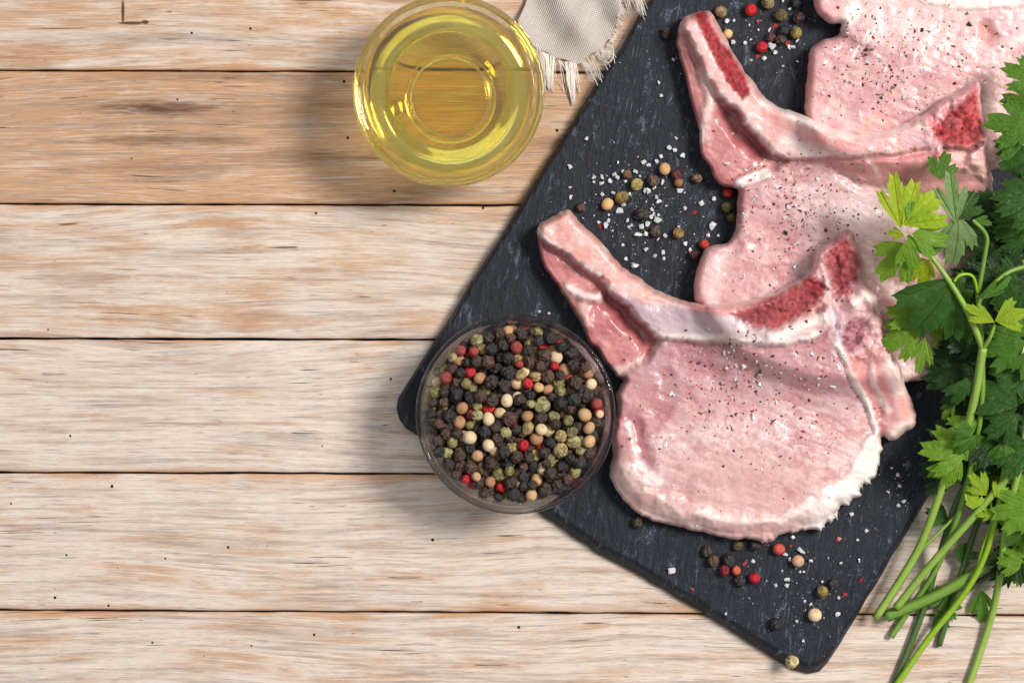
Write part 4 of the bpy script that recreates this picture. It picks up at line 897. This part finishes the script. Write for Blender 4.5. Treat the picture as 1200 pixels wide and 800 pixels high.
salt([(660 + a[0] / 5, 160 + a[1] / 5, (a[2] if len(a) > 2 else 3.0)) for a in A] + [(784, 173, 4), (791, 176, 3), (800, 182, 4), (792, 162, 2.5), (772, 97, 3), (668, 195, 3), (789, 70, 3), (775, 112, 3)],
     'white salt crystal scattered on the slate between the front and middle rib bones', 'salt crystals between the rib bones')
A = [(225, 227, 5), (697, 98, 4), (728, 150, 4.5), (667, 165, 4), (685, 183, 3), (767, 190, 4), (885, 198, 3.5), (955, 187, 3), (985, 72, 3), (950, 108, 2), (675, 262, 4), (673, 285, 4), (630, 285, 3), (543, 190, 3), (812, 270, 2.8), (876, 332, 3), (872, 397, 4), (743, 347, 2.5), (767, 358, 3), (738, 502, 2.6), (725, 232, 2), (740, 232, 2), (712, 425, 2.6), (595, 268, 2), (655, 228, 2), (435, 395, 2.4)]
salt([(720 + a[0] / 3.333, 600 + a[1] / 3.333, a[2]) for a in A] + [(998, 602, 4), (1041, 576, 3.0)], 'white salt crystal scattered on the slate below the front chop', 'salt crystals below the front chop')
salt([(1052, 556, 4), (1054, 569, 3.6), (1059, 587, 3), (1053, 592, 3), (1045, 548, 2.5)], 'white salt crystal on the dark slate right of the front fat rim', 'salt crystals right of the front chop')
A = [(105, 222, 4.5), (180, 215, 2.5), (295, 450, 4), (355, 630, 3.6), (555, 465, 4.5), (580, 485, 5), (610, 550, 3.6), (550, 315, 3), (435, 315, 1.8), (750, 490, 4), (795, 490, 4), (495, 610, 3.6), (690, 690, 2.8), (840, 645, 2.6), (840, 430, 3), (170, 440, 4), (760, 95, 3), (690, 10, 2.6)]
salt([(840 + a[0] / 8.89, a[1] / 8.89, a[2]) for a in A], 'white salt crystal on the slate between the middle rib and the back chop', 'salt crystals by the back chop')
salt([(632, 365, 4), (643, 367, 3.4)], 'dim salt crystal between the peppercorn dish and the front rib', 'salt crystals beside the peppercorn dish')
name_salt()
dust = [(rng.normal(755, 40), rng.normal(245, 35)) for _ in range(260)] + [(rng.normal(945, 45), rng.normal(690, 45)) for _ in range(180)] + [(rng.uniform(680, 810), rng.uniform(40, 340)) for _ in range(50)] + [(rng.normal(1050, 25), rng.normal(570, 40)) for _ in range(60)] + [(rng.normal(900, 35), rng.normal(45, 30)) for _ in range(70)]
dust = [q for q in dust if zsample(ZG, *q) < SLZ + .6 and zsample(ZG, *q) > 5.8]
scatter('salt_dust', 'fine white salt dust sprinkled over the dark slate', 'salt', dust, .75, [(250, 250, 250)], MSALT)

# ------------------------------------------------------------------ parsley
M = Mat('parsley_leaf'); at = M.attr(); oi = M.n('ObjectInfo'); p = M.n('TexCoord').outputs['Object']
n = M.noise(p, 4.0, 3, .6)
veins = M.n('SeparateColor', {0: at.outputs['Color']})
base = M.mix(M.m_('MULTIPLY', M.st(n, .35, .7), .35), oi.outputs['Color'], M.vm('MULTIPLY', oi.outputs['Color'], (.6, .75, .6)))
base = M.mix(M.m_('MULTIPLY', veins.outputs[0], .55), base, M.vm('ADD', M.vm('MULTIPLY', oi.outputs['Color'], (1.5, 1.35, 1.3)), (.05, .07, .02)))
nb = M.bump(M.m_('ADD', M.m_('MULTIPLY', M.noise(p, 5.0, 2, .5), .2), M.m_('MULTIPLY', veins.outputs[0], -.5)), .015, .4)
pb = M.n('BsdfPrincipled', {'Base Color': base, 'Roughness': .5, 'Specular IOR Level': .4, 'Normal': nb})
tr = M.n('BsdfTranslucent', {'Color': M.vm('MULTIPLY', base, (1.5, 1.5, .7)), 'Normal': nb})
mx = M.n('MixShader', {0: .42, 1: pb.outputs[0], 2: tr.outputs[0]}); M.t.links.new(mx.outputs[0], M.out.inputs[0]); MLEAF = M.m
M = Mat('parsley_stem'); oi = M.n('ObjectInfo'); p = M.px()
c = M.mix(M.noise(p, .06, 3), oi.outputs['Color'], M.vm('MULTIPLY', oi.outputs['Color'], (.62, .78, .6)))
M.pbr(Base_Color=c, Roughness=.38, Subsurface_Weight=.2, Subsurface_Scale=.001, Normal=M.bump(M.noise(p, .4, 2), .0003, .5)); MSTEM = M.m

def leaf_mesh(seed, lobes, teeth=.13, curl=.18, fold=.25):
    """one parsley leaflet, 1 long along +x: lobes = (angle deg, length, half width deg)"""
    r = np.random.default_rng(seed); NT, NR = 141, 13
    amax = max(abs(a) + w for a, L, w in lobes); th = np.radians(np.linspace(-amax, amax, NT)); deg = np.degrees(th)
    R = np.zeros(NT); vein = np.full(NT, 99.)
    for a, L, w in lobes:
        u = np.clip(np.abs(deg - a) / w, 0, 1.0)
        body = L * (1 - .22 * u) * (1 - .56 * ss(u, .72, 1.0))
        k = r.uniform(2.7, 3.5); ph = r.uniform(-.1, .1)
        saw = np.abs(((deg - a) / w * k * .5 + .5 + ph) % 1 - .5) * 2        # 1 at tooth tips
        body = body * (1 - 1.25 * teeth * (1 - saw) ** .8 - .02 * r.random(NT))
        R = np.maximum(R, np.where(u < 1, body, 0)); vein = np.minimum(vein, np.abs(deg - a))
    R = np.maximum(R, .10); R[0] = R[-1] = .05
    s_ = np.linspace(0, 1, NR) ** .85
    RR = R[:, None] * s_[None]; TH = th[:, None] + 0 * RR
    X = RR * np.cos(TH); Y = RR * np.sin(TH)
    V0 = np.degrees(TH); cr = np.abs(np.min(np.abs(V0[:, :, None] - np.array([a for a, L, w in lobes])[None, None]), -1)) / 30
    z = fold * RR * cr * .45 - curl * RR ** 2 + .05 * np.sin(X * 4 + seed) * RR + .05 * np.sin(Y * 4.5 + seed * 2) * RR + .012 * np.sin(deg[:, None] * .2 + seed) * RR * 2
    V = np.stack([X, Y, z], -1).reshape(-1, 3)
    F = np.array([(i * NR + j, i * NR + j + 1, (i + 1) * NR + j + 1, (i + 1) * NR + j) for i in range(NT - 1) for j in range(NR - 1)])
    me = npmesh('leaf', V, F)
    lat = cr * 30 * np.pi / 180 * RR                     # distance from the nearest main vein
    v1 = np.clip(1 - lat / .018, 0, 1)
    v2 = np.clip(1 - np.abs(((RR - lat * 1.1) * 7.5) % 1 - .5) / .10, 0, 1) * .22 * (RR > .15)
    vv = np.maximum(v1, v2).reshape(-1)
    setcol(me, np.stack([vv, vv, vv, np.ones_like(vv)], 1)); me.materials.append(MLEAF); return me
def compound(seed, subs):
    V = []; F = []; C = []
    for k, (ang, sc, lob) in enumerate(subs):
        me = leaf_mesh(seed + k * 31, lob, .15, .22, .22); n_ = len(me.vertices)
        v = np.zeros(n_ * 3, np.float32); me.vertices.foreach_get('co', v); v = v.reshape(-1, 3)
        c = np.zeros(n_ * 4, np.float32); me.color_attributes['Col'].data.foreach_get('color', c); f = np.array([p.vertices[:] for p in me.polygons if len(p.vertices) == 4])
        a = math.radians(ang); R_ = np.array([[math.cos(a), -math.sin(a), 0], [math.sin(a), math.cos(a), 0], [0, 0, 1]])
        V.append((v * sc) @ R_.T + np.array([.12 * math.cos(a), .12 * math.sin(a), .03 * k])); F.append(f + sum(len(q) for q in V[:-1])); C.append(c.reshape(-1, 4)); bpy.data.meshes.remove(me)
    me = npmesh('leaf', np.concatenate(V), np.concatenate(F)); setcol(me, np.concatenate(C)); me.materials.append(MLEAF); return me
FAN = [(0, 1, 20), (32, .92, 18), (-32, .88, 18)]; FAN2 = [(-3, 1, 22), (34, .8, 18), (-36, .9, 19)]; SLIM = [(0, 1, 14), (24, .8, 12), (-24, .74, 12)]
LM = {'tri': [compound(1, [(66, .72, FAN2), (-66, .70, FAN), (0, .9, FAN)]), compound(2, [(58, .76, SLIM), (-64, .72, FAN), (0, .9, FAN2)]), compound(3, [(70, .66, FAN), (-58, .78, FAN2), (0, .9, FAN)])],
      'slim': [leaf_mesh(4, SLIM, .12, .15), leaf_mesh(5, [(0, 1, 16), (27, .66, 13), (-26, .78, 13)], .12, .3)],
      'fan': [leaf_mesh(6, FAN, .14, .16, .22), leaf_mesh(7, FAN2, .15, .32, .25), leaf_mesh(8, [(0, 1, 21), (36, .84, 20), (-36, .8, 20), (62, .5, 13)], .14, .2, .2)]}
YG, BG, MG, DG, XD, BL = (158, 184, 40), (116, 156, 46), (82, 126, 40), (56, 96, 36), (36, 66, 26), (122, 154, 98)  # XD: green darkened for the shade deep in the bunch
ST = {'l': (150, 176, 78), 'm': (118, 150, 58), 'd': (78, 104, 50), 'y': (150, 182, 40)}
BUN = 'parsley sprigs of the bunch at the right'
def sprig(label, stems, leaves, base):
    root = thing('parsley_sprig', label, 'parsley', tuple(W(*base)), BUN)
    for k, (P, w0, w1, tone) in enumerate(stems):
        Q = catmull(np.array([W(*q) for q in P]), 7, False); w = np.linspace(w0, w1, len(Q)) * S * .45
        V, F = tube(Q, w, 12, 6); o = link('stem' if k == 0 else 'leaf_stalk', pymesh('stem', V, F), MSTEM, root); o.color = c4(*ST[tone])
    for (x, y, z, ang, L, pitch, roll, kd, tint) in leaves:
        o = bpy.data.objects.new('leaf', LM[kd][rng.integers(len(LM[kd]))]); COL.objects.link(o); o.parent = root
        o.location = W(x, y, z) - root.location
        q = Matrix.Rotation(math.radians(ang), 3, 'Z') @ Matrix.Rotation(math.radians(-pitch), 3, 'Y') @ Matrix.Rotation(math.radians(roll), 3, 'X')
        s_ = L * S; o.rotation_euler = q.to_euler(); o.scale = (s_, s_ * rng.uniform(.9, 1.1), s_)
        o.color = (*[float(v) for v in lin(*tint) * rng.uniform(.85, 1.12)], 1)
    return root
# angles: 0 = to the right of the photo, 90 = towards its top
sprig('light green parsley sprig whose yellowish leaf reaches farthest left over the middle chop',
  [([(1026, 724, 7), (1076, 644, 11), (1108, 560, 20), (1132, 504, 27), (1143, 462, 32), (1152, 408, 38)], 10, 10, 'l'), ([(1152, 408, 38), (1130, 358, 43), (1094, 304, 47), (1064, 276, 48)], 8, 4.5, 'l'),
   ([(1078, 644, 11), (1100, 624, 14), (1126, 598, 16)], 5, 3, 'l'), ([(1152, 408, 38), (1160, 396, 42), (1166, 380, 44)], 5, 4, 'l'), ([(1118, 330, 44), (1098, 360, 36), (1084, 384, 34)], 3, 2.5, 'l')],
  [(1055, 268, 49, 98, 70, 8, 10, 'slim', YG), (1058, 264, 50, 42, 62, 12, -15, 'fan', YG), (1062, 272, 50, -14, 52, 4, 10, 'tri', BG), (1066, 286, 45, 226, 58, -6, 15, 'fan', BG), (1092, 306, 44, 215, 46, -10, -20, 'fan', YG), (1060, 276, 47, 170, 22, 0, 0, 'slim', YG),
   (1120, 324, 45, 237, 92, -12, -20, 'fan', DG), (1078, 372, 33, 165, 44, 0, 15, 'fan', BG), (1086, 388, 33, 200, 60, -4, 10, 'tri', BG), (1166, 378, 46, 150, 44, 6, 30, 'slim', YG), (1166, 376, 46, 18, 40, 8, -20, 'fan', YG)], (1026, 724, 4))
sprig('pale bluish green parsley sprig with upright leaf behind the light yellow one',
  [([(1044, 746, 2), (1064, 716, 3), (1100, 660, 10), (1130, 580, 20), (1150, 480, 30), (1150, 400, 36), (1146, 345, 40)], 8, 6, 'm'), ([(1146, 345, 40), (1140, 324, 44), (1126, 322, 46), (1118, 330, 46)], 4, 3, 'y'), ([(1146, 345, 40), (1154, 300, 44), (1156, 276, 46), (1140, 258, 48)], 6, 4, 'm')],
  [(1120, 262, 50, 98, 66, 10, 5, 'slim', BL), (1124, 256, 50, 60, 40, 0, -20, 'fan', DG), (1122, 252, 49, -88, 64, -4, -12, 'fan', BL), (1140, 258, 46, -10, 26, -10, 0, 'slim', MG), (1100, 210, 40, 70, 40, -10, 0, 'fan', MG)], (1044, 746, 2))
sprig('parsley sprig with thick cut stem end lying nearest the slate corner',
  [([(1038, 722, 5), (1096, 698, 6.5), (1140, 672, 8), (1188, 636, 11), (1245, 590, 16)], 14, 12, 'm')],
  [(1200, 628, 20, 70, 60, 5, 0, 'tri', BG), (1230, 600, 18, 40, 60, 5, 10, 'tri', MG)], (1038, 722, 2))
sprig('parsley sprig with slender stem running up to a curled leaf at the right edge',
  [([(1050, 712, 8), (1092, 660, 13), (1152, 592, 21), (1200, 532, 27), (1222, 470, 30), (1216, 380, 34), (1200, 304, 38)], 10, 7, 'l'), ([(1212, 310, 38), (1180, 320, 41), (1152, 346, 42), (1146, 360, 40)], 6, 5, 'm')],
  [(1150, 350, 43, 28, 46, 10, 55, 'slim', MG), (1210, 400, 36, 190, 66, 0, 5, 'tri', MG), (1206, 440, 32, 170, 52, -5, 0, 'fan', DG), (1200, 330, 38, 220, 50, -10, 0, 'tri', DG), (1140, 596, 24, 80, 26, 10, 0, 'fan', YG)], (1050, 712, 6))
sprig('dark green thin parsley stem leaning across the lowest plank',
  [([(1046, 806, 1.6), (1080, 720, 2.2), (1098, 660, 6), (1118, 596, 14), (1136, 556, 18), (1150, 500, 20)], 8, 7, 'd')],
  [(1112, 612, 12, 150, 34, 0, 10, 'fan', DG), (1118, 650, 5, 0, 32, 4, 0, 'fan', DG), (1094, 712, 2.5, 5, 38, 0, 5, 'tri', MG), (1140, 560, 20, 100, 90, 0, 0, 'tri', XD), (1130, 572, 16, 60, 60, 5, 0, 'fan', DG)], (1046, 806, 1))
sprig('bright yellow green parsley stem crossing the picture bottom left of the last stem',
  [([(1048, 806, 3.6), (1088, 748, 5), (1132, 692, 9.5), (1158, 640, 15), (1176, 560, 22), (1180, 500, 26)], 8, 7, 'y'), ([(1146, 664, 12), (1152, 640, 14), (1162, 610, 16), (1160, 580, 20)], 4, 3, 'y')],
  [(1132, 534, 30, 172, 58, 6, 10, 'fan', BG), (1128, 542, 29, 200, 46, 0, -10, 'fan', BG), (1134, 540, 30, 120, 34, 10, 0, 'slim', BG), (1156, 580, 25, 130, 34, 10, 0, 'fan', YG), (1166, 582, 24, 60, 26, 5, 0, 'fan', YG), (1168, 600, 22, 190, 26, 0, 0, 'slim', YG), (1180, 520, 26, 120, 66, -10, 5, 'tri', DG), (1150, 690, 4, 275, 46, -3, 10, 'slim', MG)], (1048, 806, 2))
sprig('rightmost parsley stem running straight down across the lowest plank',
  [([(1134, 806, 1.8), (1160, 728, 3), (1172, 672, 12), (1180, 610, 20), (1196, 540, 27), (1206, 470, 30)], 9, 8, 'l'), ([(1172, 672, 12), (1190, 660, 15), (1210, 655, 16)], 4, 3, 'l')],
  [(1218, 592, 26, 190, 60, 0, 8, 'tri', BG), (1216, 612, 24, 215, 48, -4, 0, 'fan', MG), (1206, 660, 18, 175, 40, 0, 5, 'tri', BG), (1204, 664, 17, 230, 28, -4, 0, 'fan', MG), (1200, 480, 32, 150, 66, -6, 5, 'tri', DG), (1210, 520, 30, 200, 60, -6, 0, 'fan', DG)], (1134, 806, 1))
sprig('dark green parsley stem half hidden under the thick cut stem',
  [([(1088, 711, 1.6), (1130, 692, 2), (1168, 668, 5), (1210, 640, 9)], 7, 7, 'd')],
  [(1206, 640, 10, 30, 50, 5, 0, 'fan', MG)], (1088, 711, 1))
sprig('glossy dark parsley sprig at the right edge beside the middle chop spine',
  [([(1250, 640, 6), (1244, 520, 16), (1232, 400, 26), (1222, 280, 32), (1216, 200, 34), (1212, 150, 34)], 10, 6, 'm'), ([(1222, 280, 32), (1212, 250, 36), (1206, 240, 38)], 5, 4, 'm')],
  [(1216, 100, 36, 150, 50, 4, 10, 'fan', MG), (1214, 120, 35, 175, 44, 0, -10, 'fan', MG), (1212, 148, 36, 172, 62, 2, 8, 'fan', MG), (1200, 168, 34, 180, 38, -4, 0, 'fan', MG), (1210, 190, 32, 160, 46, -6, 0, 'tri', DG), (1214, 236, 40, 172, 56, 4, 10, 'tri', DG), (1214, 252, 36, 200, 50, -4, -15, 'fan', MG), (1210, 275, 34, 150, 60, -8, 0, 'tri', DG)], (1250, 640, 3))
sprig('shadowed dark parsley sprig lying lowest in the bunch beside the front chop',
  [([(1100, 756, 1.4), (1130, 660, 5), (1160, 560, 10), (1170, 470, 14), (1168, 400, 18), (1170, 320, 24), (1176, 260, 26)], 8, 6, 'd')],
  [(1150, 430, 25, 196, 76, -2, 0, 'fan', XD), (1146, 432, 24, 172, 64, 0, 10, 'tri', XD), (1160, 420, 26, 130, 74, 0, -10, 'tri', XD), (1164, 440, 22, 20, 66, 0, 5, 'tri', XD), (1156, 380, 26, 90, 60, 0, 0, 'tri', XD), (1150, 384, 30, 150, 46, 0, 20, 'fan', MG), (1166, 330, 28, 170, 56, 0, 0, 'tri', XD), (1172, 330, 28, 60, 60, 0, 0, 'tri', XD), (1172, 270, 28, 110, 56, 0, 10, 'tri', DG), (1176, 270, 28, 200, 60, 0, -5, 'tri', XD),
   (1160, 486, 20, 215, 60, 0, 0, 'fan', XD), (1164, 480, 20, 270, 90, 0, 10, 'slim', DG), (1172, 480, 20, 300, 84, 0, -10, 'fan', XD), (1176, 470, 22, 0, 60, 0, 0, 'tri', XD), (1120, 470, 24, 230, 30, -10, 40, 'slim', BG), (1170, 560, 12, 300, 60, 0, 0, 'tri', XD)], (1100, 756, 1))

for o in SC.objects:
    if o.type == 'MESH':
        if o.name.startswith(('glass_', 'cooking_oil')): o.cycles.is_caustics_caster = True
        elif o.name.split('.')[0] in ('plank', 'slate_slab', 'woven_cloth', 'fringe') or 'peppercorn' in o.name: o.cycles.is_caustics_receiver = True

# the dense heart of the bunch: more small leaves on the two sprigs that carry it
ROOTS = [o for o in SC.objects if o.name.startswith('parsley_sprig')]
r2 = np.random.default_rng(21)
for k in range(64):
    if k < 46: x, y = r2.uniform(1110, 1225), r2.uniform(232, 545)
    else: x, y = r2.uniform(1150, 1225), r2.uniform(540, 680)
    if x < 1105 + 55 * abs(y - 400) / 170: continue
    root = ROOTS[-1] if k % 2 else ROOTS[-2]
    z = r2.uniform(16, 34) if k < 46 else r2.uniform(8, 20)
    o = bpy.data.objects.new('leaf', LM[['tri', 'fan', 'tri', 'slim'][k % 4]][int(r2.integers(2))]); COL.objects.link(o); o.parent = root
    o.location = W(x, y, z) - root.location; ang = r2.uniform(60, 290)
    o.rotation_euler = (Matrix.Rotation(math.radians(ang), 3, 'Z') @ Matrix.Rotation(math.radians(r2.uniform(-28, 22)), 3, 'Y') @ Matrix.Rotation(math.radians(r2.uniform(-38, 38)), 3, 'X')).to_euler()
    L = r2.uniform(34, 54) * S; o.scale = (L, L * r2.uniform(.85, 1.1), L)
    t_ = [XD, DG, MG, DG, MG, XD, BG][int(r2.integers(7))] if z > 18 else XD  # low leaves all get the shade-darkened green
    o.color = (*[float(v) for v in lin(*t_) * r2.uniform(.85, 1.15)], 1)
